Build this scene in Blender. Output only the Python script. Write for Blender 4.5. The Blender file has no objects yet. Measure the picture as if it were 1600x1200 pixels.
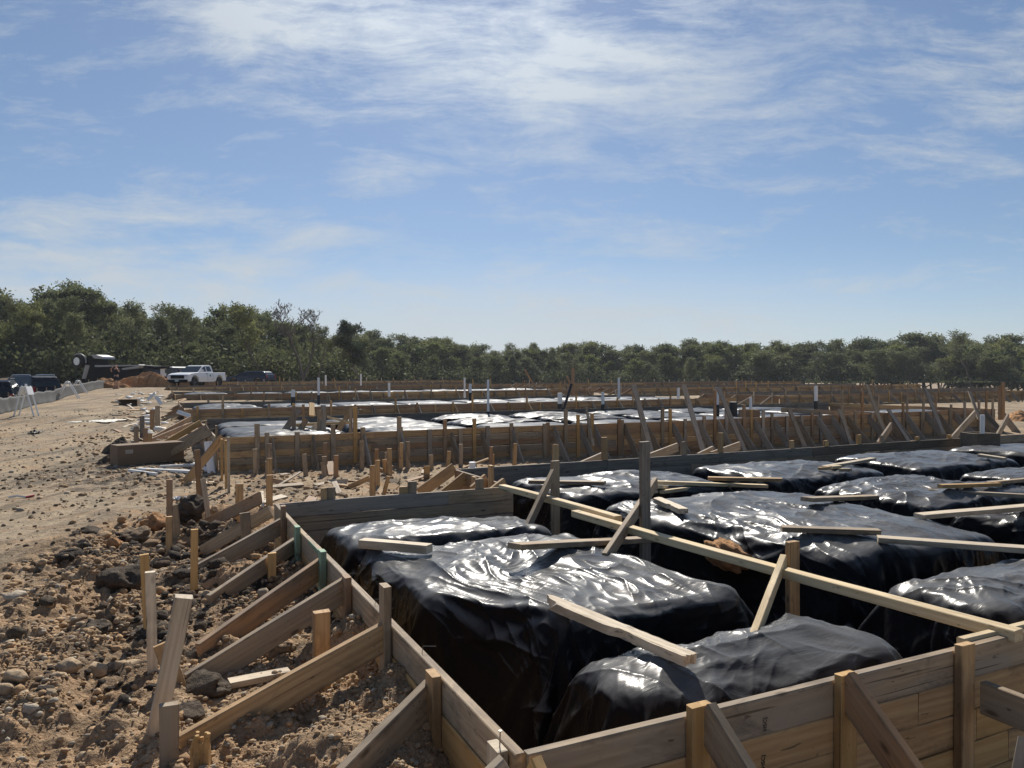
import bpy, math, random
import numpy as np
from mathutils import Vector, Matrix

SC = bpy.context.scene
COL = SC.collection
R = math.radians

# ------------------------------------------------------------------ camera
F_PX = 1180.0
CAM = Vector((0, 0, 1.9))
PITCH = math.atan(13.0 / F_PX)
fwd = Vector((0, math.cos(PITCH), -math.sin(PITCH)))
right = Vector((1, 0, -0.005)).normalized()
right = (right - fwd * right.dot(fwd)).normalized()
upv = right.cross(fwd).normalized()
cam_d = bpy.data.cameras.new("camera")
cam_d.sensor_width = 36.0
cam_d.lens = 36.0 * F_PX / 1600.0
cam_d.clip_start = 0.05
cam_d.clip_end = 3000
cam = bpy.data.objects.new("camera", cam_d)
COL.objects.link(cam)
cam.matrix_world = Matrix(((right.x, upv.x, -fwd.x, CAM.x), (right.y, upv.y, -fwd.y, CAM.y),
                           (right.z, upv.z, -fwd.z, CAM.z), (0, 0, 0, 1)))
SC.camera = cam

# ------------------------------------------------------------------ sky, sun, exposure
SUN_EL, SUN_AZ = 41.0, -3.0        # azimuth measured from +Y towards +X
SUN_STR, SKY_STR, EXPOSURE = 5.0, 0.085, 0.20
SKY_TINT, CL_BASE, CL_GLOW, CLX, CLY = (0.77, 0.785, 0.815), 6.4, 6.0, 3.1, 1.7
sun_dir = Vector((math.sin(R(SUN_AZ)) * math.cos(R(SUN_EL)), math.cos(R(SUN_AZ)) * math.cos(R(SUN_EL)), math.sin(R(SUN_EL))))
sd = bpy.data.lights.new("sun", 'SUN')
sd.energy = SUN_STR
sd.angle = R(0.6)
sd.color = (1.0, 0.94, 0.85)
so = bpy.data.objects.new("sun", sd)
COL.objects.link(so)
so.location = (0, 0, 60)
so.rotation_euler = (-sun_dir).to_track_quat('-Z', 'Y').to_euler()
SC.view_settings.view_transform = 'Standard'
SC.view_settings.look = 'None'
SC.view_settings.exposure = EXPOSURE
SC.view_settings.gamma = 1.0
SC.render.engine = 'CYCLES'
SC.cycles.max_bounces = 6
SC.cycles.diffuse_bounces = 3
SC.cycles.glossy_bounces = 3
SC.cycles.transparent_max_bounces = 6


class NT:
    """small helper to wire node trees"""
    def __init__(s, nt):
        s.nt = nt

    def n(s, typ, **kw):
        nd = s.nt.nodes.new(typ)
        for k, v in kw.items():
            if k == 'inp':
                for kk, vv in v.items():
                    if hasattr(vv, 'is_linked') or isinstance(vv, bpy.types.NodeSocket):
                        s.nt.links.new(vv, nd.inputs[kk])
                    else:
                        nd.inputs[kk].default_value = vv
            else:
                setattr(nd, k, v)
        return nd

    def math(s, op, a, b=0.0, c=None, clamp=False):
        nd = s.n('ShaderNodeMath', operation=op, use_clamp=clamp)
        for i, v in enumerate((a, b) if c is None else (a, b, c)):
            if isinstance(v, bpy.types.NodeSocket):
                s.nt.links.new(v, nd.inputs[i])
            else:
                nd.inputs[i].default_value = v
        return nd.outputs[0]

    def vmath(s, op, a, b=(0, 0, 0)):
        nd = s.n('ShaderNodeVectorMath', operation=op)
        for i, v in enumerate((a, b)):
            if isinstance(v, bpy.types.NodeSocket):
                s.nt.links.new(v, nd.inputs[i])
            else:
                nd.inputs[i].default_value = v
        return nd.outputs['Value'] if op in ('DOT_PRODUCT', 'LENGTH') else nd.outputs[0]

    def ramp(s, fac, stops, interp='LINEAR'):
        nd = s.n('ShaderNodeValToRGB')
        nd.color_ramp.interpolation = interp
        el = nd.color_ramp.elements
        while len(el) < len(stops):
            el.new(0.5)
        for e, (p, c) in zip(el, stops):
            e.position = p
            e.color = (c, c, c, 1) if isinstance(c, (int, float)) else (*c, 1)
        s.nt.links.new(fac, nd.inputs[0])
        return nd.outputs[0]

    def mix(s, fac, a, b, mode='MIX'):
        nd = s.n('ShaderNodeMix', data_type='RGBA', blend_type=mode)
        nd.clamp_factor = True
        for i, v in ((0, fac), (6, a), (7, b)):
            if isinstance(v, bpy.types.NodeSocket):
                s.nt.links.new(v, nd.inputs[i])
            elif i == 0:
                nd.inputs[i].default_value = v
            else:
                nd.inputs[i].default_value = (*v, 1)
        return nd.outputs[2]

    def noise(s, vec, scale, detail=4.0, rough=0.55, dist=0.0):
        nd = s.n('ShaderNodeTexNoise')
        nd.inputs['Scale'].default_value = scale
        nd.inputs['Detail'].default_value = detail
        nd.inputs['Roughness'].default_value = rough
        nd.inputs['Distortion'].default_value = dist
        if vec is not None:
            s.nt.links.new(vec, nd.inputs['Vector'])
        return nd.outputs['Fac']

    def mapping(s, vec, loc=(0, 0, 0), rot=(0, 0, 0), scale=(1, 1, 1)):
        nd = s.n('ShaderNodeMapping')
        nd.inputs['Location'].default_value = loc
        nd.inputs['Rotation'].default_value = rot
        nd.inputs['Scale'].default_value = scale
        s.nt.links.new(vec, nd.inputs['Vector'])
        return nd.outputs[0]


world = bpy.data.worlds.new("World")
SC.world = world
world.use_nodes = True
wt = world.node_tree
wt.nodes.clear()
W = NT(wt)
sky = W.n('ShaderNodeTexSky', sky_type='NISHITA', sun_disc=False, sun_elevation=R(SUN_EL), sun_rotation=R(SUN_AZ),
          altitude=200.0, air_density=1.0, dust_density=0.25, ozone_density=2.5)
tc = W.n('ShaderNodeTexCoord')
dirv = W.vmath('NORMALIZE', tc.outputs['Generated'])
sep = W.n('ShaderNodeSeparateXYZ')
wt.links.new(dirv, sep.inputs[0])
yc = W.math('MAXIMUM', sep.outputs['Y'], 0.08)
cmb = W.n('ShaderNodeCombineXYZ')
wt.links.new(W.math('DIVIDE', sep.outputs['X'], yc), cmb.inputs[0])
wt.links.new(W.math('DIVIDE', sep.outputs['Z'], yc), cmb.inputs[1])
plane = cmb.outputs[0]           # the northern sky as a flat chart: bearing, height
sp2 = W.n('ShaderNodeSeparateXYZ')
wt.links.new(plane, sp2.inputs[0])
PX, PZ = sp2.outputs[0], sp2.outputs[1]
# cirrus: where the cloud lies (soft patches) times how it is combed out (streaks and fibres)
warp = W.n('ShaderNodeTexNoise')
warp.inputs['Scale'].default_value = 3.0
warp.inputs['Detail'].default_value = 5
wt.links.new(plane, warp.inputs['Vector'])
wsc = W.n('ShaderNodeVectorMath', operation='SCALE')
wt.links.new(W.vmath('SUBTRACT', warp.outputs['Color'], (0.5, 0.5, 0.5)), wsc.inputs[0])
wsc.inputs['Scale'].default_value = 0.085
pw = W.vmath('ADD', plane, wsc.outputs[0])
fib1 = W.noise(W.mapping(pw, loc=(0.3, 2.9, 0), rot=(0, 0, R(16)), scale=(2.6, 12.0, 1)), 1.7, 12, 0.72, 0.22)
fib2 = W.noise(W.mapping(pw, loc=(4.3, 0.9, 0), rot=(0, 0, R(-17)), scale=(2.6, 13.0, 1)), 1.7, 12, 0.72, 0.22)
puff = W.noise(W.mapping(pw, loc=(7.7, 3.3, 0), scale=(3.2, 6.0, 1)), 2.2, 11, 0.68, 0.4)
side = W.ramp(W.math('ADD', W.math('MULTIPLY', PX, 0.8), W.math('ADD', W.math('MULTIPLY', PZ, -1.6), 0.85)), [(0.30, 0.0), (0.60, 1.0)])
fib = W.math('ADD', W.math('MULTIPLY', fib1, W.math('SUBTRACT', 1.0, side)), W.math('MULTIPLY', fib2, side))
tex = W.math('ADD', W.math('MULTIPLY', fib, 0.68), W.math('MULTIPLY', puff, 0.32))


def patch(cx, cz, sx, sz, tilt, amp):
    c, s_ = math.cos(R(tilt)), math.sin(R(tilt))
    dx, dz = W.math('SUBTRACT', PX, cx), W.math('SUBTRACT', PZ, cz)
    a = W.math('DIVIDE', W.math('ADD', W.math('MULTIPLY', dx, c), W.math('MULTIPLY', dz, s_)), sx)
    b = W.math('DIVIDE', W.math('SUBTRACT', W.math('MULTIPLY', dz, c), W.math('MULTIPLY', dx, s_)), sz)
    r2 = W.math('ADD', W.math('MULTIPLY', a, a), W.math('MULTIPLY', b, b))
    return W.math('MULTIPLY', W.math('POWER', 2.718, W.math('MULTIPLY', r2, -1.0)), amp)


tot = None
for q in ((-0.12, 0.47, 0.34, 0.10, -13, 1.25), (0.14, 0.40, 0.30, 0.055, -8, 0.75), (-0.42, 0.52, 0.22, 0.09, -18, 0.75), (0.40, 0.47, 0.20, 0.06, -25, 0.55), (0.66, 0.40, 0.10, 0.08, 40, 0.72),
          (-0.05, 0.31, 0.24, 0.05, 12, 0.42), (0.30, 0.28, 0.25, 0.05, 14, 0.40), (0.66, 0.34, 0.14, 0.03, 25, 0.6), (0.12, 0.155, 0.15, 0.028, 12, 0.72), (-0.56, 0.215, 0.26, 0.030, 3, 0.72),
          (-0.30, 0.195, 0.16, 0.018, -6, 0.55), (-0.62, 0.335, 0.12, 0.028, -22, 0.62), (0.38, 0.105, 0.28, 0.022, 10, 0.62), (0.02, 0.235, 0.10, 0.03, 25, 0.35),
          (-0.50, 0.09, 0.55, 0.080, -7, 1.5), (-0.05, 0.05, 0.40, 0.07, -10, 1.5), (0.32, 0.045, 0.40, 0.05, 4, 1.0), (0.0, 0.80, 1.2, 0.25, 0, 0.7)):
    g_ = patch(*q)
    tot = g_ if tot is None else W.math('ADD', tot, g_)
dens = W.math('ADD', W.math('MULTIPLY', W.math('MINIMUM', tot, 1.35), 0.52), W.math('MULTIPLY', W.math('SUBTRACT', tex, 0.49), 3.9))
mask = W.ramp(dens, [(0.14, 0.0), (0.42, 0.30), (0.98, 1.0)])
sdot = W.vmath('DOT_PRODUCT', dirv, tuple(sun_dir))
veil = W.math('MULTIPLY', W.ramp(PZ, [(0.0, 1.0), (0.06, 0.9), (0.17, 0.0)], 'EASE'), W.ramp(W.math('ADD', W.math('MULTIPLY', PX, -0.8), 0.5), [(0.05, 0.25), (0.45, 1.0)]))
mask = W.math('MAXIMUM', W.math('MULTIPLY', mask, 0.80), W.math('MULTIPLY', veil, W.math('ADD', W.math('MULTIPLY', puff, 0.7), 0.45)))
mask = W.math('ADD', mask, 0.04, clamp=True)
glow = W.math('POWER', W.math('MAXIMUM', sdot, 0.0), 20.0)
cb = W.math('ADD', W.math('MULTIPLY', glow, CL_GLOW), CL_BASE)
ccol = W.n('ShaderNodeVectorMath', operation='SCALE')
ccol.inputs[0].default_value = (0.91, 0.985, 1.05)
wt.links.new(cb, ccol.inputs['Scale'])
skyt = W.mix(1.0, sky.outputs[0], W.ramp(sep.outputs['Z'], [(0.0, (0.58, 0.69, 0.94)), (0.06, (0.67, 0.715, 0.85)), (0.16, (0.69, 0.715, 0.785)), (0.36, SKY_TINT)]), 'MULTIPLY')
skyc = W.mix(mask, skyt, ccol.outputs[0])
bg = W.n('ShaderNodeBackground')
bg.inputs['Strength'].default_value = SKY_STR
wt.links.new(skyc, bg.inputs['Color'])
wo = W.n('ShaderNodeOutputWorld')
wt.links.new(bg.outputs[0], wo.inputs[0])

# ------------------------------------------------------------------ frames: photo rays and the slab grid
ANG = R(25.4)
C1 = Vector((0.03, 2.41, 0))
EU = Vector((math.cos(ANG), math.sin(ANG), 0))
EV = Vector((-math.sin(ANG), math.cos(ANG), 0))


def uv(u, v, z=0.0):
    p = C1 + EU * u + EV * v
    return Vector((p.x, p.y, z))


def to_uv(p):
    q = Vector((p[0], p[1], 0)) - C1
    return q.dot(EU), q.dot(EV)


def ray(px, py):
    return (fwd + right * ((px - 800) / F_PX) + upv * ((600 - py) / F_PX))


def at(px, py, z):
    d = ray(px, py)
    return CAM + d * ((z - CAM.z) / d.z)


def at_v(px, py, v):
    d = ray(px, py)
    t = (v - (CAM - C1).dot(EV)) / d.dot(EV)
    return CAM + d * t


def at_u(px, py, u):
    d = ray(px, py)
    t = (u - (CAM - C1).dot(EU)) / d.dot(EU)
    return CAM + d * t


def at_d(px, py, dist):
    d = ray(px, py)
    return CAM + d * (dist / d.y)


# ------------------------------------------------------------------ numpy noise
def _hash(ix, iy, iz, seed):
    h = (ix.astype(np.int64) * 374761393 + iy.astype(np.int64) * 668265263 + iz.astype(np.int64) * 2147483647 + seed * 1274126177) & 0xFFFFFFFF
    h = ((h ^ (h >> 13)) * 1274126177) & 0xFFFFFFFF
    h = ((h ^ (h >> 16)) * 2246822519) & 0xFFFFFFFF
    return (h ^ (h >> 15)) & 0xFFFFFFFF


def perlin2(x, y, seed=0):
    x = np.asarray(x, dtype=np.float64)
    y = np.asarray(y, dtype=np.float64)
    x0 = np.floor(x)
    y0 = np.floor(y)
    fx, fy = x - x0, y - y0
    ix, iy = x0.astype(np.int64), y0.astype(np.int64)
    zz = np.zeros_like(ix)

    def g(dx, dy):
        a = _hash(ix + dx, iy + dy, zz, seed) * (2 * np.pi / 4294967296.0)
        return np.cos(a) * (fx - dx) + np.sin(a) * (fy - dy)
    u = fx * fx * fx * (fx * (fx * 6 - 15) + 10)
    v = fy * fy * fy * (fy * (fy * 6 - 15) + 10)
    a = g(0, 0) * (1 - u) + g(1, 0) * u
    b = g(0, 1) * (1 - u) + g(1, 1) * u
    return (a * (1 - v) + b * v) * 1.5


def fbm(x, y, seed=0, octv=4, gain=0.5):
    s, a, f = 0.0, 1.0, 1.0
    for i in range(octv):
        s = s + a * perlin2(x * f + 17.3 * i, y * f - 9.1 * i, seed + i)
        a *= gain
        f *= 2.03
    return s


def worley(x, y, seed=0):
    x = np.asarray(x, dtype=np.float64)
    y = np.asarray(y, dtype=np.float64)
    ix, iy = np.floor(x).astype(np.int64), np.floor(y).astype(np.int64)
    best = np.full(x.shape, 9.0)
    for dx in (-1, 0, 1):
        for dy in (-1, 0, 1):
            cx, cy = ix + dx, iy + dy
            h1 = _hash(cx, cy, np.zeros_like(cx), seed) / 4294967296.0
            h2 = _hash(cx, cy, np.ones_like(cx), seed + 7) / 4294967296.0
            d = (cx + h1 - x) ** 2 + (cy + h2 - y) ** 2
            best = np.minimum(best, d)
    return np.sqrt(best)


def sstep(a, b, x):
    t = np.clip((x - a) / (b - a), 0, 1)
    return t * t * (3 - 2 * t)


# ------------------------------------------------------------------ objects and tags
def tag(o, label=None, cat=None, group=None, kind=None):
    if label:
        o['label'] = label
    if cat:
        o['category'] = cat
    if group:
        o['group'] = group
    if kind:
        o['kind'] = kind
    return o


def thing(name, loc, label, cat, group=None):
    o = bpy.data.objects.new(name, None)
    o.empty_display_size = 0.1
    o.location = loc
    COL.objects.link(o)
    return tag(o, label, cat, group)


def link(name, me, mat=None, parent=None, M=None):
    """link mesh ME as object NAME; M is its world matrix (parents are unrotated Empties or such a child)"""
    o = bpy.data.objects.new(name, me)
    COL.objects.link(o)
    if mat is not None and not me.materials:
        me.materials.append(mat)
    M = M if M is not None else Matrix.Identity(4)
    if parent is not None:
        o.parent = parent
        pm = parent.matrix_basis.copy()
        pp = parent.parent
        while pp is not None:
            pm = pp.matrix_basis @ pm
            pp = pp.parent
        o.matrix_basis = pm.inverted() @ M
    else:
        o.matrix_basis = M
    return o


def copy_tree(o, parent=None):
    c = o.copy()
    COL.objects.link(c)
    if parent is not None:
        c.parent = parent
    for ch in [x for x in bpy.data.objects if x.parent is o]:
        copy_tree(ch, c)
    return c


def mesh_np(name, verts, faces, smooth=False):
    """faces: (n,3) or (n,4) int array"""
    me = bpy.data.meshes.new(name)
    v = np.asarray(verts, dtype=np.float32)
    f = np.asarray(faces, dtype=np.int32)
    k = f.shape[1]
    me.vertices.add(len(v))
    me.vertices.foreach_set('co', v.ravel())
    me.loops.add(f.size)
    me.loops.foreach_set('vertex_index', f.ravel())
    me.polygons.add(len(f))
    me.polygons.foreach_set('loop_start', np.arange(0, f.size, k, dtype=np.int32))
    me.polygons.foreach_set('loop_total', np.full(len(f), k, dtype=np.int32))
    if smooth:
        me.polygons.foreach_set('use_smooth', np.ones(len(f), dtype=bool))
    me.update(calc_edges=True)
    me.validate()
    return me


class MB:
    """collects simple shapes into one mesh"""
    def __init__(s):
        s.v, s.f = [], []

    def add(s, vs, fs):
        b = len(s.v)
        s.v += [tuple(p) for p in vs]
        s.f += [tuple(i + b for i in f) for f in fs]
        return s

    def box(s, c, size, M=None, ch=0.0):
        hx, hy, hz = (q / 2 for q in size)
        M = M or Matrix.Identity(4)
        c = Vector(c)
        if ch <= 0:
            vs = [c + M.to_3x3() @ Vector((x * hx, y * hy, z * hz)) for z in (-1, 1) for x, y in ((-1, -1), (1, -1), (1, 1), (-1, 1))]
            return s.add(vs, [(3, 2, 1, 0), (4, 5, 6, 7), (0, 1, 5, 4), (1, 2, 6, 5), (2, 3, 7, 6), (3, 0, 4, 7)])
        ring = []
        for z, k in ((-hz, ch), (-hz + ch, 0), (hz - ch, 0), (hz, ch)):
            ax, ay = hx - k, hy - k
            c2 = ch
            for x, y in ((-ax + c2, -ay), (ax - c2, -ay), (ax, -ay + c2), (ax, ay - c2), (ax - c2, ay), (-ax + c2, ay), (-ax, ay - c2), (-ax, -ay + c2)):
                ring.append(c + M.to_3x3() @ Vector((x, y, z)))
        fs = [tuple(range(7, -1, -1)), tuple(range(24, 32))]
        for r in range(3):
            for i in range(8):
                j = (i + 1) % 8
                fs.append((r * 8 + i, r * 8 + j, r * 8 + 8 + j, r * 8 + 8 + i))
        return s.add(ring, fs)

    def prism(s, poly, y0, y1, inset=0.0, M=None):
        """polygon in xz, extruded along y"""
        n = len(poly)
        M = M or Matrix.Identity(4)
        vs = [M @ Vector((x, y0, z)) for x, z in poly] + [M @ Vector((x, y1, z)) for x, z in poly]
        fs = [tuple(range(n)), tuple(range(2 * n - 1, n - 1, -1))]
        fs += [((i + 1) % n, i, n + i, n + (i + 1) % n) for i in range(n)]
        return s.add(vs, fs)

    def tube(s, pts, radii, sides=8, cap=True):
        pts = [Vector(p) for p in pts]
        if not hasattr(radii, '__len__'):
            radii = [radii] * len(pts)
        n = len(pts)
        t0 = (pts[1] - pts[0]).normalized()
        a = t0.orthogonal().normalized()
        vs = []
        for i in range(n):
            t = (pts[min(i + 1, n - 1)] - pts[max(i - 1, 0)]).normalized()
            a = (a - t * a.dot(t)).normalized()
            b = t.cross(a)
            for k in range(sides):
                th = 2 * math.pi * k / sides
                vs.append(pts[i] + (a * math.cos(th) + b * math.sin(th)) * radii[i])
        fs = []
        for i in range(n - 1):
            for k in range(sides):
                j = (k + 1) % sides
                fs.append((i * sides + k, i * sides + j, (i + 1) * sides + j, (i + 1) * sides + k))
        if cap:
            fs.append(tuple(range(sides - 1, -1, -1)))
            fs.append(tuple(range((n - 1) * sides, n * sides)))
        return s.add(vs, fs)

    def cyl(s, p0, p1, r, sides=20):
        return s.tube([p0, p1], [r, r], sides)

    def mesh(s, name, smooth=False):
        me = bpy.data.meshes.new(name)
        me.from_pydata(s.v, [], s.f)
        if smooth:
            for p in me.polygons:
                p.use_smooth = True
        me.update()
        return me

    def build(s, name, mat, parent=None, M=None, smooth=False):
        return link(name, s.mesh(name, smooth), mat, parent, M)

# ------------------------------------------------------------------ materials
def new_mat(name):
    m = bpy.data.materials.new(name)
    m.use_nodes = True
    t = m.node_tree
    t.nodes.clear()
    N = NT(t)
    out = N.n('ShaderNodeOutputMaterial')
    b = N.n('ShaderNodeBsdfPrincipled')
    t.links.new(b.outputs[0], out.inputs[0])
    return m, N, b, out


def setc(N, b, key, v):
    if isinstance(v, bpy.types.NodeSocket):
        N.nt.links.new(v, b.inputs[key])
    else:
        b.inputs[key].default_value = (*v, 1) if isinstance(v, tuple) else v


def simple(name, c, rough=0.5, metal=0.0, var=0.12, scale=8.0, spec=0.5):
    m, N, b, out = new_mat(name)
    tcx = N.n('ShaderNodeTexCoord')
    n1 = N.noise(tcx.outputs['Object'], scale, 5, 0.6)
    k = N.ramp(n1, [(0.25, 1 - var), (0.75, 1 + var)])
    setc(N, b, 'Base Color', N.mix(1.0, c, k, 'MULTIPLY'))
    setc(N, b, 'Roughness', N.math('ADD', N.math('MULTIPLY', n1, 0.2), rough - 0.1))
    b.inputs['Metallic'].default_value = metal
    b.inputs['Specular IOR Level'].default_value = spec
    return m


def wood(name, dark, light, stain=0.5, rough=0.75, vary=0.35, grey=None):
    m, N, b, out = new_mat(name)
    tcx = N.n('ShaderNodeTexCoord')
    oi = N.n('ShaderNodeObjectInfo')
    off = N.n('ShaderNodeCombineXYZ')
    N.nt.links.new(N.math('MULTIPLY', oi.outputs['Random'], 91.7), off.inputs[0])
    N.nt.links.new(N.math('MULTIPLY', oi.outputs['Random'], 37.3), off.inputs[1])
    p = N.vmath('ADD', tcx.outputs['Object'], off.outputs[0])
    # rings: wobbling bands across the face, long along the grain
    gp = N.mapping(p, scale=(0.55, 9.0, 9.0))
    wv = N.n('ShaderNodeTexWave', wave_type='BANDS', bands_direction='Y', wave_profile='SIN')
    wv.inputs['Scale'].default_value = 0.9
    wv.inputs['Distortion'].default_value = 11.0
    wv.inputs['Detail'].default_value = 3.0
    wv.inputs['Detail Scale'].default_value = 1.1
    N.nt.links.new(gp, wv.inputs['Vector'])
    fib = N.noise(N.mapping(p, scale=(2.5, 70, 70)), 1.0, 6, 0.65)
    blot = N.noise(N.mapping(p, scale=(1.6, 7, 7)), 1.0, 5, 0.6, 0.4)
    g = N.math('ADD', N.math('MULTIPLY', wv.outputs['Fac'], 0.16), N.math('ADD', N.math('MULTIPLY', fib, 0.55), N.math('MULTIPLY', blot, 0.50)))
    col = N.ramp(g, [(0.28, dark), (0.86, light)])
    if grey is not None:
        gm = N.ramp(N.noise(N.mapping(p, loc=(5, 3, 1), scale=(1.1, 5, 5)), 1.0, 5, 0.65, 0.6), [(0.40, 0.0), (0.62, 1.0)])
        col = N.mix(N.math('MULTIPLY', gm, 0.8), col, grey)
    # knots
    vo = N.n('ShaderNodeTexVoronoi', feature='F1')
    vo.inputs['Scale'].default_value = 1.0
    N.nt.links.new(N.mapping(p, scale=(3.2, 8.5, 8.5)), vo.inputs['Vector'])
    kn = N.ramp(vo.outputs['Distance'], [(0.05, 1.0), (0.13, 0.0)])
    col = N.mix(N.math('MULTIPLY', kn, 0.75), col, tuple(c * 0.35 for c in dark))
    # mud and mould stains
    st = N.noise(N.mapping(p, loc=(2, 8, 4), scale=(2.4, 6, 6)), 1.0, 7, 0.7, 0.7)
    sm = N.ramp(st, [(0.52, 0.0), (0.70, 1.0)])
    col = N.mix(N.math('MULTIPLY', sm, stain), col, (0.055, 0.045, 0.035))
    sp = N.ramp(N.noise(N.mapping(p, loc=(9, 1, 2), scale=(9, 38, 38)), 1.0, 3, 0.6, 0.3), [(0.665, 0.0), (0.70, 1.0)])
    col = N.mix(N.math('MULTIPLY', sp, 0.45 + 0.35 * stain), col, (0.05, 0.036, 0.026))
    crk = N.ramp(N.noise(N.mapping(p, loc=(4, 7, 3), scale=(0.9, 62, 62)), 1.0, 2, 0.5, 0.25), [(0.295, 1.0), (0.325, 0.0)])
    col = N.mix(N.math('MULTIPLY', crk, 0.7), col, tuple(c * 0.3 for c in dark))
    # the sawn edges weather first: darker along both long edges, in patches
    sx = N.n('ShaderNodeSeparateXYZ')
    N.nt.links.new(tcx.outputs['Generated'], sx.inputs[0])
    ed = N.math('ABSOLUTE', N.math('SUBTRACT', sx.outputs[1], 0.5))
    em = N.math('MULTIPLY', N.ramp(N.math('ADD', ed, N.math('MULTIPLY', N.math('SUBTRACT', st, 0.5), 0.5)), [(0.40, 0.0), (0.52, 1.0)]), 0.25 + 0.5 * stain)
    col = N.mix(em, col, (0.10, 0.075, 0.055))
    # board to board
    br = N.math('ADD', N.math('MULTIPLY', oi.outputs['Random'], vary), 1.0 - vary / 2)
    col = N.mix(1.0, col, br, 'MULTIPLY')
    setc(N, b, 'Base Color', col)
    b.inputs['Roughness'].default_value = rough
    b.inputs['Specular IOR Level'].default_value = 0.3
    bp = N.n('ShaderNodeBump')
    bp.inputs['Strength'].default_value = 0.35
    bp.inputs['Distance'].default_value = 0.002
    N.nt.links.new(N.math('ADD', fib, N.math('MULTIPLY', wv.outputs['Fac'], 0.15)), bp.inputs['Height'])
    N.nt.links.new(bp.outputs[0], b.inputs['Normal'])
    return m


M_WEATH = wood('weathered_wood', (0.20, 0.135, 0.08), (0.53, 0.395, 0.25), 0.55, grey=(0.33, 0.275, 0.21))
M_TAN = wood('tan_wood', (0.31, 0.175, 0.078), (0.64, 0.43, 0.22), 0.45)
M_GOLD = wood('golden_wood', (0.42, 0.225, 0.075), (0.68, 0.44, 0.19), 0.2)
M_GREY = wood('grey_wood', (0.10, 0.088, 0.074), (0.29, 0.255, 0.21), 0.6)
M_FRESH = wood('fresh_wood', (0.50, 0.36, 0.18), (0.80, 0.65, 0.42), 0.12, vary=0.2)
M_BROWN = wood('brown_wood', (0.21, 0.108, 0.050), (0.50, 0.295, 0.145), 0.45, grey=(0.28, 0.21, 0.15))
M_DKWOOD = wood('stained_wood', (0.085, 0.065, 0.045), (0.26, 0.20, 0.14), 0.75)
M_PALE = wood('bleached_wood', (0.40, 0.315, 0.215), (0.74, 0.63, 0.48), 0.3)
M_GREEN = wood('green_painted_wood', (0.15, 0.24, 0.16), (0.33, 0.47, 0.33), 0.5)
M_KICK = wood('greyed_wood', (0.22, 0.175, 0.13), (0.52, 0.43, 0.33), 0.4, grey=(0.36, 0.32, 0.275))
M_WHITE = simple('white_plastic', (0.80, 0.80, 0.79), 0.4, var=0.06)
M_SCRAP = simple('white_scrap', (0.78, 0.77, 0.73), 0.7, var=0.1)
M_PVCB = simple('black_pipe', (0.02, 0.02, 0.022), 0.4)
M_CARD = simple('cardboard', (0.20, 0.135, 0.085), 0.85, var=0.08, scale=3)
M_PAPER = simple('pale_label', (0.40, 0.35, 0.30), 0.8, var=0.1)
M_CLOTH = simple('pale_cloth', (0.74, 0.71, 0.62), 0.9, var=0.08)
M_STEEL = simple('nail_steel', (0.22, 0.2, 0.18), 0.45, 0.8)
M_INK = simple('stamp_ink', (0.035, 0.025, 0.02), 0.9)
M_FABRIC = simple('silt_fabric', (0.055, 0.057, 0.056), 0.8, var=0.25, scale=1.6)
M_BLACK = simple('black_paint', (0.008, 0.008, 0.010), 0.5, spec=0.2)
M_RIM = simple('dark_rim', (0.07, 0.07, 0.075), 0.4, 0.6)
M_RUBBER = simple('rubber', (0.022, 0.022, 0.022), 0.8)
M_CHROME = simple('bright_metal', (0.62, 0.62, 0.63), 0.3, 0.9)
M_CARW = simple('white_car_paint', (0.78, 0.79, 0.80), 0.25, var=0.03)
M_CARB = simple('blue_car_paint', (0.012, 0.022, 0.055), 0.25, var=0.05)
M_CARK = simple('black_car_paint', (0.012, 0.013, 0.017), 0.22, var=0.05)
M_GLASS = simple('dark_glass', (0.02, 0.026, 0.03), 0.08, var=0.05)
M_RED = simple('red_lens', (0.30, 0.012, 0.015), 0.25)
M_LENS = simple('clear_lens', (0.55, 0.57, 0.6), 0.15)
M_SKIN = simple('skin', (0.48, 0.28, 0.20), 0.6, var=0.05)
M_NAVY = simple('dark_fabric', (0.012, 0.014, 0.022), 0.9)
M_HAIR = simple('hair', (0.20, 0.10, 0.045), 0.7)
M_TRUCKGREY = simple('grey_metal', (0.34, 0.34, 0.34), 0.45, 0.5)


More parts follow.
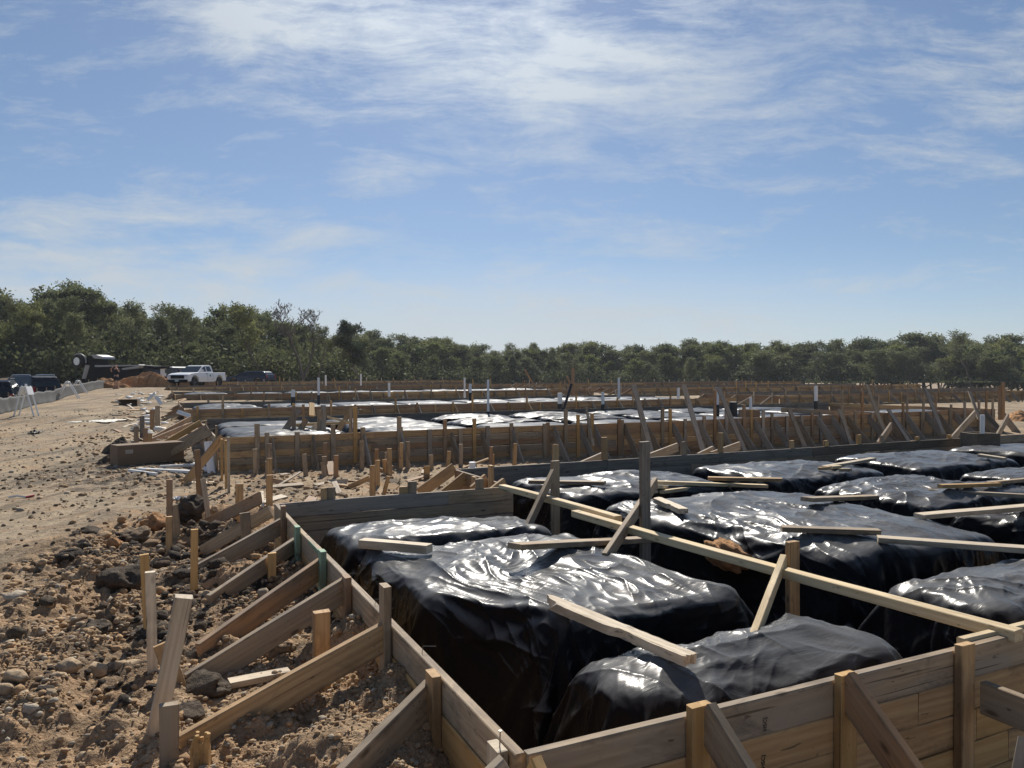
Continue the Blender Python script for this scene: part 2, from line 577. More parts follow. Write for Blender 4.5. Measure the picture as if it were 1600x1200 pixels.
def plastic_mat(name='black_plastic_film', rough=0.22, pale=(0.150, 0.148, 0.143), spec=0.09):
    m, N, b, out = new_mat(name)
    tcx = N.n('ShaderNodeTexCoord')
    P = tcx.outputs['Object']
    dust = N.noise(P, 2.3, 8, 0.68, 0.3)
    dm = N.ramp(dust, [(0.36, 0.0), (0.72, 1.0)])
    spk = N.ramp(N.noise(P, 70, 3, 0.7), [(0.60, 0.0), (0.74, 1.0)])
    up = N.n('ShaderNodeSeparateXYZ')
    geo = N.n('ShaderNodeNewGeometry')
    N.nt.links.new(geo.outputs['True Normal'], up.inputs[0])
    flat = N.ramp(up.outputs[2], [(0.45, 0.0), (0.85, 1.0)])      # dust settles only where the sheet lies flat
    dm2 = N.math('MULTIPLY', N.math('ADD', N.math('ADD', N.math('MULTIPLY', dm, 0.40), N.math('MULTIPLY', spk, 0.15)), 0.50), flat, clamp=True)
    col = N.mix(dm2, (0.009, 0.009, 0.011), pale)
    mud = N.math('MULTIPLY', N.ramp(N.noise(P, 1.7, 9, 0.74, 0.8), [(0.57, 0.0), (0.74, 1.0)]), N.math('MULTIPLY', flat, N.ramp(N.noise(P, 45, 3, 0.7), [(0.45, 0.1), (0.65, 1.0)])))
    col = N.mix(N.math('MULTIPLY', mud, 0.65), col, (0.30, 0.20, 0.12))
    setc(N, b, 'Base Color', col)
    setc(N, b, 'Roughness', N.math('ADD', N.math('MULTIPLY', mud, 0.3), N.math('ADD', N.math('MULTIPLY', dm, 0.16), rough)))
    setc(N, b, 'Specular IOR Level', N.math('ADD', N.math('MULTIPLY', flat, spec), 0.05))
    h1 = N.noise(N.mapping(P, rot=(0, 0, 0.5), scale=(4, 15, 8)), 1.0, 4, 0.55, 1.2)
    h2 = N.noise(N.mapping(P, rot=(0, 0, -0.7), scale=(6, 24, 10)), 1.0, 3, 0.55, 1.6)
    bp = N.n('ShaderNodeBump')
    bp.inputs['Strength'].default_value = 0.4
    bp.inputs['Distance'].default_value = 0.008
    N.nt.links.new(N.math('ADD', h1, N.math('MULTIPLY', h2, 0.6)), bp.inputs['Height'])
    N.nt.links.new(bp.outputs[0], b.inputs['Normal'])
    return m


M_FILM = plastic_mat()
M_FILM_PALE = plastic_mat('dusty_plastic_film', 0.30, (0.17, 0.172, 0.175), 0.03)  # same black film for far pads, grazing sky sheen put into a paler colour


def soil_mat(name, orange, tan, greyb, dark, use_attr=True):
    m, N, b, out = new_mat(name)
    tcx = N.n('ShaderNodeTexCoord')
    geo = N.n('ShaderNodeNewGeometry')
    P = geo.outputs['Position'] if use_attr else tcx.outputs['Object']
    n1 = N.noise(P, 0.35, 6, 0.6, 0.3)
    n2 = N.noise(P, 1.7, 7, 0.65, 0.4)
    n3 = N.noise(P, 11, 6, 0.7)
    n4 = N.noise(P, 55, 4, 0.7)
    # long drag marks of tracks on the roadway
    n5 = N.noise(N.mapping(P, rot=(0, 0, R(22)), scale=(2.4, 0.28, 1)), 1.0, 6, 0.65, 0.5)
    base = N.mix(N.ramp(N.math('ADD', N.math('MULTIPLY', n1, 0.6), N.math('MULTIPLY', n2, 0.4)), [(0.42, 0.0), (0.56, 1.0)]), tan, greyb)
    base = N.mix(N.math('MULTIPLY', N.ramp(n2, [(0.48, 0.0), (0.66, 1.0)]), 0.75), base, orange)
    base = N.mix(N.math('MULTIPLY', N.ramp(n5, [(0.48, 0.0), (0.62, 1.0)]), 0.7), base, tuple(c * 0.5 for c in greyb))
    if use_attr:
        at_ = N.n('ShaderNodeAttribute', attribute_name='churn')
        sp = N.n('ShaderNodeSeparateColor')
        N.nt.links.new(at_.outputs['Color'], sp.inputs[0])
        base = N.mix(N.math('MULTIPLY', sp.outputs[0], N.ramp(n2, [(0.3, 0.35), (0.6, 1.0)])), base, orange)
        dk = N.math('MULTIPLY', sp.outputs[1], N.ramp(N.noise(P, 3.1, 6, 0.7, 0.6), [(0.44, 0.0), (0.56, 1.0)]))
        base = N.mix(N.math('MULTIPLY', dk, 0.95), base, dark)
    else:
        dk = N.ramp(N.noise(P, 5.1, 6, 0.7, 0.6), [(0.56, 0.0), (0.68, 1.0)])
        base = N.mix(N.math('MULTIPLY', dk, 0.5), base, dark)
    fl = N.math('MULTIPLY', N.ramp(N.noise(P, 5.5, 8, 0.75, 0.5), [(0.53, 0.0), (0.64, 1.0)]), N.ramp(n2, [(0.36, 0.12), (0.62, 0.75)]))
    base = N.mix(fl, base, (0.13, 0.105, 0.08))  # dark flecks painted in as the small shadows of clods
    k = N.math('ADD', N.math('MULTIPLY', n3, 0.75), N.math('MULTIPLY', n4, 0.55))
    base = N.mix(1.0, base, N.ramp(k, [(0.42, 0.42), (0.86, 1.42)]), 'MULTIPLY')
    setc(N, b, 'Base Color', base)
    b.inputs['Roughness'].default_value = 0.95
    b.inputs['Specular IOR Level'].default_value = 0.15
    bp = N.n('ShaderNodeBump')
    bp.inputs['Strength'].default_value = 0.9
    bp.inputs['Distance'].default_value = 0.03
    N.nt.links.new(N.math('ADD', N.math('MULTIPLY', n3, 1.2), N.math('ADD', N.math('MULTIPLY', n4, 0.5), N.math('MULTIPLY', N.noise(P, 4.0, 6, 0.7), 2.0))), bp.inputs['Height'])
    N.nt.links.new(bp.outputs[0], b.inputs['Normal'])
    return m


M_SOIL = soil_mat('site_soil', (0.45, 0.288, 0.162), (0.45, 0.35, 0.235), (0.29, 0.24, 0.175), (0.055, 0.048, 0.042))
M_OSOIL = soil_mat('orange_soil', (0.52, 0.235, 0.09), (0.55, 0.31, 0.15), (0.40, 0.215, 0.11), (0.13, 0.08, 0.05), False)
M_DSOIL = soil_mat('dark_soil', (0.16, 0.105, 0.065), (0.12, 0.095, 0.07), (0.07, 0.06, 0.052), (0.03, 0.027, 0.025), False)
M_BSOIL = soil_mat('brown_soil', (0.34, 0.22, 0.13), (0.30, 0.22, 0.145), (0.22, 0.17, 0.12), (0.06, 0.05, 0.04), False)


def gravel_mat():
    m, N, b, out = new_mat('gravel_stone')
    geo = N.n('ShaderNodeNewGeometry')
    P = geo.outputs['Position']
    col = N.ramp(geo.outputs['Random Per Island'], [(0.0, (0.12, 0.088, 0.062)), (0.12, (0.30, 0.20, 0.12)), (0.42, (0.46, 0.30, 0.165)), (0.62, (0.42, 0.325, 0.22)),
                                                    (0.80, (0.52, 0.355, 0.205)), (0.95, (0.37, 0.325, 0.26)), (1.0, (0.58, 0.49, 0.37))])
    n3 = N.noise(P, 40, 5, 0.7)
    col = N.mix(1.0, col, N.ramp(n3, [(0.3, 0.6), (0.75, 1.25)]), 'MULTIPLY')
    setc(N, b, 'Base Color', col)
    b.inputs['Roughness'].default_value = 0.95
    b.inputs['Specular IOR Level'].default_value = 0.15
    bp = N.n('ShaderNodeBump')
    bp.inputs['Strength'].default_value = 0.8
    bp.inputs['Distance'].default_value = 0.008
    N.nt.links.new(n3, bp.inputs['Height'])
    N.nt.links.new(bp.outputs[0], b.inputs['Normal'])
    return m


M_GRAVEL = gravel_mat()


def leaf_mat(name, c1, c2, c3, trans=0.35):
    m, N, b, out = new_mat(name)
    N.nt.nodes.remove(b)
    geo = N.n('ShaderNodeNewGeometry')
    oi = N.n('ShaderNodeObjectInfo')
    col = N.ramp(geo.outputs['Random Per Island'], [(0.0, c1), (0.55, c2), (1.0, c3)])
    tone = N.ramp(oi.outputs['Random'], [(0.0, (0.70, 0.74, 0.72)), (0.5, (1.0, 1.0, 1.0)), (1.0, (1.28, 1.22, 0.95))])
    col = N.mix(1.0, col, tone, 'MULTIPLY')
    d = N.n('ShaderNodeBsdfDiffuse')
    t = N.n('ShaderNodeBsdfTranslucent')
    g = N.n('ShaderNodeBsdfGlossy')
    g.inputs['Roughness'].default_value = 0.5
    g.inputs['Color'].default_value = (0.5, 0.55, 0.5, 1)
    N.nt.links.new(col, d.inputs[0])
    N.nt.links.new(col, t.inputs[0])
    mx = N.n('ShaderNodeMixShader')
    mx.inputs[0].default_value = trans
    N.nt.links.new(d.outputs[0], mx.inputs[1])
    N.nt.links.new(t.outputs[0], mx.inputs[2])
    m2 = N.n('ShaderNodeMixShader')
    m2.inputs[0].default_value = 0.04
    N.nt.links.new(mx.outputs[0], m2.inputs[1])
    N.nt.links.new(g.outputs[0], m2.inputs[2])
    N.nt.links.new(m2.outputs[0], out.inputs[0])
    return m


M_LEAF = leaf_mat('leaf_green', (0.09, 0.105, 0.05), (0.16, 0.178, 0.082), (0.225, 0.235, 0.12), 0.45)
M_LEAFD = leaf_mat('leaf_dark', (0.042, 0.055, 0.032), (0.078, 0.096, 0.05), (0.115, 0.132, 0.07), 0.35)
M_LEAFU = leaf_mat('leaf_undergrowth', (0.05, 0.06, 0.034), (0.095, 0.11, 0.055), (0.15, 0.165, 0.08), 0.4)
M_LEAFY = leaf_mat('leaf_spring', (0.075, 0.095, 0.034), (0.13, 0.158, 0.058), (0.185, 0.205, 0.085), 0.5)
M_BARK = simple('bark', (0.12, 0.10, 0.085), 0.9, var=0.35, scale=3)

# ------------------------------------------------------------------ ground
CTRL = np.array([
    (0, 0, .45), (-2.2, 2.5, .36), (-1, 2.6, .40), (-1.2, 4.2, .36), (-4, 3, .42), (-3, 8, .12), (-8, 10, .05), (-8, 15, .0), (-14, 20, .15), (-6, 14, 0),
    (-1.5, 9, .0), (1, 12, -.2), (6, 15, -.3), (15, 19, -.2), (-19, 28, .62), (-22, 35, .8), (-26, 45, 1.0), (-31, 58, 1.2), (-28, 54, 1.2),
    (-15, 33, .55), (-22, 66, 1.2), (-17, 46, .85), (-10, 29, .1), (0, 33, .0), (10, 38, .0), (18, 42, .0), (-8, 40, .3), (2, 46, .3), (12, 52, .3), (-10, 56, .6), (4, 62, .6), (-5, 76, .8), (8, 76, .5),
    (-60, 100, 1.3), (-30, 112, .9), (0, 180, -1.2), (60, 185, -3.2), (120, 175, -4.2), (40, 110, -1.5), (90, 90, -1.8), (160, 160, -4.5),
    (-100, 80, 1.2), (-25, 20, .4), (5, -5, .2), (-10, 0, .45), (12, 0, 0), (2.6, 2.0, -.02), (1.1, 1.7, .18), (20, 10, 0), (24, 28, .0), (300, 200, -4),
    (-300, 200, 1.2), (0, 300, -1), (300, -100, 0), (-300, -100, .5), (30, 40, .0), (40, 58, -.1), (55, 60, -.6), (-29, 34, .1), (-36, 44, .3), (-30, 26, .0), (-42, 60, .8)])


def ground_base(x, y):
    x = np.asarray(x, dtype=np.float64)
    y = np.asarray(y, dtype=np.float64)
    num = np.zeros_like(x)
    den_ = np.zeros_like(x)
    for cx, cy, cz in CTRL:
        s = 0.5 + 0.10 * math.hypot(cx, cy)
        w = 1.0 / ((x - cx) ** 2 + (y - cy) ** 2 + s * s) ** 1.7
        w = w * (0.4 + math.hypot(cx, cy)) ** 1.2
        num += w * cz
        den_ += w
    return num / den_


def uv_np(x, y):
    dx, dy = x - C1.x, y - C1.y
    return dx * EU.x + dy * EU.y, dx * EV.x + dy * EV.y


def masks(x, y):
    u, v = uv_np(x, y)
    wob = 0.5 * perlin2(x * 0.6, y * 0.6, 5)
    churn = sstep(-2.7, -1.4, u + wob) * sstep(9.6, 7.6, v + wob) * sstep(-9, -5, v) * sstep(3.5, 2.0, u)
    gap = sstep(-1.8, -0.6, u + wob) * sstep(6.5, 7.2, v) * sstep(14.2, 13.6, v)
    edge = sstep(-3.6, -2.2, u + wob) * sstep(11, 13, v) * sstep(0.2, -0.3, u)
    dark = churn * sstep(-2.1, -1.0, u + wob) * sstep(1.6, 2.6, v + wob) * sstep(7.5, 6, v) + 0.9 * edge * sstep(19, 16, v)
    inside = sstep(-0.035, 0.02, np.minimum(u, v)) * sstep(26, 25.9, u) * np.maximum(sstep(5.24, 5.2, v), sstep(6.92, 6.88, v) * sstep(2.42, 2.46, u))
    return churn, gap, edge, np.clip(dark, 0, 1), inside


def ground_full(x, y, detail=True):
    x = np.asarray(x, dtype=np.float64)
    y = np.asarray(y, dtype=np.float64)
    z = ground_base(x, y)
    churn, gap, edge, dark, inside = masks(x, y)
    r = np.clip(churn + 0.55 * gap + 0.7 * edge, 0, 1)
    near = 1.0 / (1.0 + (np.hypot(x, y) / 60.0) ** 2)
    z = z + 0.035 * fbm(x * 0.45, y * 0.45, 11, 3) * near
    # ruts of wheels along the roadway
    z = z + 0.012 * perlin2((x * 0.93 + y * 0.37) * 2.6, (y * 0.93 - x * 0.37) * 0.25, 23) * (1 - r) * near
    bank = (0.16 * sstep(0.0, 0.6, fbm(x * 0.9, y * 0.9, 31, 2)) + 0.05 * np.abs(perlin2(x * 2.2, y * 2.2, 33))) * churn
    z = z + bank
    if detail:
        z = z + (0.004 + 0.030 * r) * fbm(x * 2.3, y * 2.3, 41, 3) * near
        cl = 0.55 - worley(x * 4.2 + 0.3 * perlin2(x * 5, y * 5, 8), y * 4.2, 3)
        z = z + 0.11 * np.clip(cl, 0, 1) * r * sstep(-0.25, 0.3, perlin2(x * 1.4, y * 1.4, 55)) * (1 + .4 * perlin2(x * 9, y * 9, 56))
        xw, yw = x + 0.03 * perlin2(x * 9, y * 9, 61), y + 0.03 * perlin2(x * 9, y * 9, 62)
        cl2 = 0.62 - worley(xw * 9, yw * 9, 13)
        z = z + 0.058 * np.clip(cl2, 0, 1) * (0.10 + r) * sstep(-.5, .2, perlin2(x * 2.3, y * 2.3, 57))
        cl3 = 0.6 - worley(xw * 21, yw * 21, 14)
        z = z + 0.024 * np.clip(cl3, 0, 1) * (0.12 + r)
        z = z + 0.007 * fbm(x * 19, y * 19, 71, 2) * (0.25 + r)
    z = z * (1 - inside) + (-0.35) * inside
    return z


def gz(x, y):
    return float(ground_full(np.array([x]), np.array([y]))[0])


def gzs(p):
    return float(ground_full(np.array([p[0]]), np.array([p[1]]), False)[0])


def at_ground(px, py, h=0.0):
    z = 0.3
    for _ in range(14):
        p = at(px, py, z + h)
        z = 0.5 * z + 0.5 * gzs(p)
    return at(px, py, z + h)


def axis(lo, hi, step, grow, far0, far1):
    mid = list(np.arange(lo, hi + 1e-6, step))
    a, s = [], step
    x = lo
    while x > far0:
        s *= grow
        x -= s
        a.append(x)
    b, s = [], step
    x = hi
    while x < far1:
        s *= grow
        x += s
        b.append(x)
    return np.array(a[::-1] + mid + b)


gx = axis(-4.2, 0.4, 0.0125, 1.027, -320, 320)
gy = axis(2.0, 8.0, 0.016, 1.024, -40, 420)
GX, GY = np.meshgrid(gx, gy)
GZ = ground_full(GX, GY)
ny, nx = GX.shape
idx = np.arange(nx * ny).reshape(ny, nx)
quads = np.stack([idx[:-1, :-1], idx[:-1, 1:], idx[1:, 1:], idx[1:, :-1]], -1).reshape(-1, 4)
g_me = mesh_np('ground', np.stack([GX, GY, GZ], -1).reshape(-1, 3), quads, True)
ch, gp_, ed_, dk_, ins_ = masks(GX, GY)
ca = g_me.color_attributes.new('churn', 'FLOAT_COLOR', 'POINT')
cc = np.zeros((nx * ny, 4), dtype=np.float32)
cc[:, 0] = np.clip(ch * 0.8 + 0.25 * gp_, 0, 1).ravel()
cc[:, 1] = dk_.ravel()
cc[:, 3] = 1
ca.data.foreach_set('color', cc.ravel())
ground = link('ground', g_me, M_SOIL)
tag(ground, kind='structure')


# ------------------------------------------------------------------ heaps, rocks, gravel
def ico(sub):
    import bmesh
    bm = bmesh.new()
    bmesh.ops.create_icosphere(bm, subdivisions=sub, radius=1.0)
    v = np.array([p.co[:] for p in bm.verts])
    f = np.array([[q.index for q in p.verts] for p in bm.faces])
    bm.free()
    return v, f


ICO1, ICO2, ICO3, ICO4 = ico(1), ico(2), ico(3), ico(4)


def lump(v, seed, amp=0.35, freq=1.3, sharp=True):
    n = perlin2(v[:, 0] * freq + v[:, 2] * 1.7 * freq + seed * 3.1, v[:, 1] * freq - v[:, 2] * freq * 1.3, seed)
    n2 = perlin2(v[:, 0] * freq * 2.7 - v[:, 2] * 2.1 * freq, v[:, 1] * freq * 2.7 + v[:, 2] * freq * 2 + seed, seed + 5)
    r = 1 + amp * n + amp * 0.45 * n2
    out = v * r[:, None]
    if sharp:      # a few broken flats
        rs = np.random.RandomState(seed)
        for _ in range(5):
            d = rs.normal(size=3)
            d /= np.linalg.norm(d)
            h = 0.62 + 0.25 * rs.rand()
            k = out @ d
            out = out - np.clip(k - h, 0, None)[:, None] * d[None, :] * 0.85
    return out


def rock(name, px, py, wpx, hfrac, mat, label, cat, seed, detail=3, stretch=1.0, group=None, amp=0.35):
    p = at_ground(px, py)
    d = p.y
    rad = wpx * d / F_PX / 2
    v, f = (ICO2, ICO3, ICO4)[detail - 2]
    w = lump(v, seed, amp, 1.2)
    w = w * np.array([rad, rad * 0.85 * stretch, rad * hfrac])
    me = mesh_np(name, w, f, False)
    a = random.Random(seed).uniform(-0.5, 0.5)
    M = Matrix.Translation((p.x, p.y, p.z + rad * hfrac * 0.35)) @ Matrix.Rotation(a, 4, 'Z')
    o = link(name, me, mat, None, M)
    return tag(o, label, cat, group)


def heap(name, px, py, wpx, hpx, dist, mat, label, cat, seed, depth=1.0, kind=None, ang=0.0):
    """an earth heap: a lumpy mound whose middle stands at (px, py) DIST metres away"""
    p = at_d(px, py, dist)
    z0 = gzs(p)
    w = wpx * dist / F_PX
    h = hpx * dist / F_PX
    n = 150
    s = np.linspace(-0.62, 0.62, n)
    X, Y = np.meshgrid(s, s)
    rr = np.sqrt((X * 2) ** 2 + (Y * 2) ** 2) + 0.16 * fbm(X * 3, Y * 3, seed, 3)
    prof = np.clip(1 - rr ** 1.5, -0.15, 1)
    Z = h * prof * (1 + 0.35 * fbm(X * 2.3, Y * 2.3, seed + 4, 3)) + h * 0.10 * fbm(X * 9, Y * 9, seed + 9, 4) * np.clip(prof + .1, 0, 1)
    Z += h * 0.10 * np.clip(0.5 - worley(X * 14, Y * 14, seed), 0, 1) * np.clip(prof + .1, 0, 1)
    V = np.stack([X * w, Y * w * depth, Z], -1).reshape(-1, 3)
    i = np.arange(n * n).reshape(n, n)
    q = np.stack([i[:-1, :-1], i[:-1, 1:], i[1:, 1:], i[1:, :-1]], -1).reshape(-1, 4)
    me = mesh_np(name, V, q, True)
    o = link(name, me, mat, None, Matrix.Translation((p.x, p.y, z0)) @ Matrix.Rotation(ang, 4, 'Z'))
    return tag(o, label, cat, None, kind)


# loose gravel and small stones: nobody could count them, one object
def scatter_gravel(N_, seed, sub, smin, smax, xr, yr, dens, name, label, mat=None):
    rs = np.random.RandomState(seed)
    X = rs.uniform(xr[0], xr[1], N_ * 6)
    Y = rs.uniform(yr[0], yr[1], N_ * 6)
    keep = rs.rand(N_ * 6) < dens(X, Y)
    X, Y = X[keep][:N_], Y[keep][:N_]
    n = len(X)
    dist = np.hypot(X, Y)
    Z = ground_full(X, Y)
    v, f = sub
    T = [lump(v, 200 + k, 0.48, 1.5) for k in range(8)]
    size = smin * (smax / smin) ** (rs.rand(n) ** 2.3)
    size *= np.clip(dist / 4.5, 0.75, 2.2)
    ang = rs.rand(n) * 6.283
    V = np.empty((n, len(v), 3))
    for k in range(8):
        m = np.arange(n) % 8 == k
        t = T[k][None] * (size[m, None, None] * np.stack([rs.uniform(.8, 1.3, m.sum()), rs.uniform(.7, 1.1, m.sum()), rs.uniform(.5, .85, m.sum())], -1)[:, None, :])
        c, s = np.cos(ang[m])[:, None], np.sin(ang[m])[:, None]
        V[m, :, 0] = t[:, :, 0] * c - t[:, :, 1] * s
        V[m, :, 1] = t[:, :, 0] * s + t[:, :, 1] * c
        V[m, :, 2] = t[:, :, 2]
    V[:, :, 0] += X[:, None]
    V[:, :, 1] += Y[:, None]
    V[:, :, 2] += (Z + size * 0.22)[:, None]
    Fc = (f[None] + (np.arange(n) * len(v))[:, None, None]).reshape(-1, 3)
    me = mesh_np(name, V.reshape(-1, 3), Fc, False)
    o = link(name, me, mat or M_GRAVEL)
    return tag(o, label, 'gravel', None, 'stuff')


def d_churn(X, Y):
    c, g, e, d, i = masks(X, Y)
    cl = 0.25 + 0.75 * sstep(-0.3, 0.35, perlin2(X * 1.3, Y * 1.3, 77))
    return np.clip(c * cl + 0.02, 0, 1) * (i < 0.01) / (0.3 + 0.05 * (X ** 2 + Y ** 2))


def d_wide(X, Y):
    c, g, e, d, i = masks(X, Y)
    return np.clip(0.05 + 0.5 * g + 0.6 * e + 0.35 * c, 0, 1) * (i < 0.01) * np.clip(8.0 / np.hypot(X, Y), 0, 1)


scatter_gravel(26000, 1, ICO1, 0.005, 0.025, (-4.6, 0.4), (1.5, 8), d_churn, 'gravel', 'loose tan and brown gravel and crumbs of soil strewn beside the front form wall')
scatter_gravel(260, 2, ICO2, 0.018, 0.046, (-4.4, 0.2), (1.6, 8), d_churn, 'gravel', 'fist sized stones and clods strewn among the gravel beside the front form wall')
scatter_gravel(5200, 3, ICO1, 0.007, 0.032, (-14, 6), (6, 22), d_wide, 'gravel', 'scattered crumbs of soil and small stones over the roadway and between the slabs')

def d_dark(X, Y):
    c, g, e, d, i = masks(X, Y)
    cl = sstep(-0.25, 0.3, perlin2(X * 1.1 + 3, Y * 1.1, 78))
    return np.clip(d * cl, 0, 1) * (i < 0.01)


def d_road(X, Y):
    c, g, e, d, i = masks(X, Y)
    cl = sstep(-0.1, 0.4, perlin2(X * 0.5, Y * 0.3, 79))
    return np.clip(0.15 + cl, 0, 1) * (i < 0.01) * np.clip(9.0 / np.hypot(X, Y), 0, 1) * (X < -Y * 0.12)


scatter_gravel(2600, 4, ICO2, 0.010, 0.055, (-4.4, 0.2), (1.6, 19), d_dark, 'soil_crumbs', 'black wet crumbs of clay strewn along the form ends', M_DSOIL)
scatter_gravel(6000, 5, ICO1, 0.005, 0.022, (-22, 0), (6, 32), d_road, 'soil_crumbs', 'small dry crumbs of brown soil strewn over the roadway', M_BSOIL)

for i, (px, py, w, hf, lab) in enumerate([
    (107, 1046, 36, .75, 'rounded tan rock with a dark crusted top on the gravel at lower left'),
    (151, 1050, 36, .65, 'broad pale tan rock next to the dark crusted one on the gravel'),
    (80, 1094, 30, .7, 'squat dark brown rock lying in front of the tan boulders at lower left'),
    (26, 1062, 40, .6, 'reddish tan boulder near the left edge of the gravel'),
    (8, 1080, 32, .7, 'smooth pale grey stone cut by the left picture edge'),
    (204, 1102, 24, 1.2, 'upright smooth orange stone standing left of the leaning board'),
    (166, 957, 26, .8, 'pale grey round stone in front of the black clod of soil'),
    (326, 937, 28, .8, 'grey angular stone at the foot of the golden stake'),
    (188, 1154, 26, .7, 'grey crusted rock beside the short stake at lower left'),
    (212, 1162, 28, .75, 'pale topped rock touching the foot of the leaning board'),
    (132, 1186, 26, .7, 'brown round rock close to the bottom picture edge'),
    (204, 1042, 38, .45, 'flat slab of tan rock tilted behind the leaning boards'),
    (117, 904, 28, .4, 'flat pale stone on the rim of the churned soil'),
    (172, 887, 22, .5, 'light grey stone among the clods above the black soil lump'),
    (50, 1110, 22, .6, 'small tan rock below the reddish boulder'),
    (90, 1062, 26, .7, 'grey brown rock touching the reddish boulder'),
    (305, 955, 24, .6, 'dark flat stone in the shade behind the leaning board')]):
    rock('rock', px, py, w, hf, M_GRAVEL if i not in (2, 5, 8) else M_BSOIL, lab, 'rock', 300 + i, 3)
for i, (px, py, w, hf, mat, lab) in enumerate([
    (190, 925, 72, .85, M_DSOIL, 'large black lump of wet clay on the churned soil left of the paired stakes'),
    (297, 806, 46, .9, M_DSOIL, 'dark heap of clay clods between the short stakes at the wall corner'),
    (140, 836, 40, .5, M_DSOIL, 'low black clod on the rim of the roadway'),
    (322, 1085, 86, .55, M_DSOIL, 'big knobbly black and tan clod lying between two lower braces'),
    (300, 1120, 52, .6, M_DSOIL, 'second black knobbly clod in the shade in front of the bigger one'),
    (352, 850, 36, .9, M_DSOIL, 'upright brown black clod between the braces beside the slanted board'),
    (177, 856, 34, .7, M_OSOIL, 'orange clod of clay beside the dark lumps on the bank'),
    (127, 858, 44, .5, M_BSOIL, 'brown clod on the left end of the soil bank'),
    (215, 845, 50, .6, M_BSOIL, 'wide brown clod on the soil bank left of the twin stakes'),
    (246, 825, 40, .8, M_OSOIL, 'tall orange clod behind the twin stakes'),
    (440, 1020, 50, .7, M_BSOIL, 'yellowish brown clod under the second brace'),
    (150, 985, 46, .5, M_DSOIL, 'loose dark clod in front of the black clay lump'),
    (225, 1000, 60, .5, M_DSOIL, 'wide dark clod at the foot of the paired stakes')]):
    rock('soil_clod', px, py, w, hf, mat, lab, 'clod', 400 + i, 4, amp=0.5)

# ------------------------------------------------------------------ lumber
_LC = {}


def lumber_mesh(L, w, t, variant, anchor):
    """a sawn board along +x with eased edges, a little bow and rough ends"""
    key = (round(L, 3), w, t, variant, anchor)
    if key in _LC:
        return _LC[key]
    rg = random.Random(variant * 977 + int(L * 100))
    segs = max(2, int(L / 0.35))
    ch = min(0.0035, t * 0.12)
    y0, y1 = (0.0, w) if anchor == 'top' else (-w / 2, w / 2)
    vs, fs = [], []
    bow = rg.uniform(-0.004, 0.004) * min(L, 3)
    tw = rg.uniform(-0.01, 0.01)
    for i in range(segs + 1):
        f = i / segs
        x = L * f
        by = bow * 4 * f * (1 - f) + rg.uniform(-1, 1) * 0.0012
        bz = rg.uniform(-1, 1) * 0.0010
        a = tw * (f - .5) * 2
        for (y, z) in ((y0 + ch, -t / 2), (y1 - ch, -t / 2), (y1, -t / 2 + ch), (y1, t / 2 - ch), (y1 - ch, t / 2), (y0 + ch, t / 2), (y0, t / 2 - ch), (y0, -t / 2 + ch)):
            xe = x + (rg.uniform(-0.002, 0.002) if i in (0, segs) else 0)
            ym = (y0 + y1) / 2
            vs.append((xe, y + by + a * z, z + bz - a * (y - ym)))
    for i in range(segs):
        for k in range(8):
            j = (k + 1) % 8
            fs.append((i * 8 + k, i * 8 + j, i * 8 + 8 + j, i * 8 + 8 + k))
    fs.append(tuple(range(7, -1, -1)))
    fs.append(tuple(range(segs * 8, segs * 8 + 8)))
    me = bpy.data.meshes.new('board')
    me.from_pydata(vs, [], fs)
    me.update()
    _LC[key] = me
    return me


_mm = {}
RNG = random.Random(7)


def lumber(name, p1, p2, w, t, mat, parent=None, ref=(0, 0, -1), anchor='top', variant=None):
    p1, p2 = Vector(p1), Vector(p2)
    d = p2 - p1
    L = d.length
    X = d.normalized()
    ref = Vector(ref)
    Y = (ref - X * ref.dot(X)).normalized()
    Z = X.cross(Y)
    Lb = max(0.25, round(L * 4) / 4)
    if variant is None:
        variant = RNG.randrange(3)
    key = (Lb, w, t, variant, anchor, mat.name)
    if key not in _mm:
        me = lumber_mesh(Lb, w, t, variant, anchor)
        if me.materials:
            me = me.copy()
            me.materials.clear()
        me.materials.append(mat)
        _mm[key] = me
    sx = L / Lb
    M = Matrix(((X.x * sx, Y.x, Z.x, p1.x), (X.y * sx, Y.y, Z.y, p1.y), (X.z * sx, Y.z, Z.z, p1.z), (0, 0, 0, 1)))
    return link(name, _mm[key], None, parent, M)


def stake(px, ytop, ybot, wpx, mat, label=None, name='wooden_stake', w=0.089, t=0.038, lean=None, yaw=None, parent=None, h0=0.0):
    """a stake driven in the ground: top and foot as seen in the photo, the foot on the ground"""
    xt, xb = (px, px) if not isinstance(px, tuple) else px
    b = at_ground(xb, ybot, h0)
    top = at_d(xt, ytop, b.y + (lean or 0.0))
    face = EU if yaw is None else Vector((math.cos(yaw), math.sin(yaw), 0))
    wm = max(0.03, wpx * b.y / F_PX) if wpx else w
    ax = (b - top).normalized()
    o = lumber(name, top, b + ax * 0.12, round(wm, 2), t, mat, parent, face, 'center')
    if label:
        tag(o, label, 'stake')
    return o


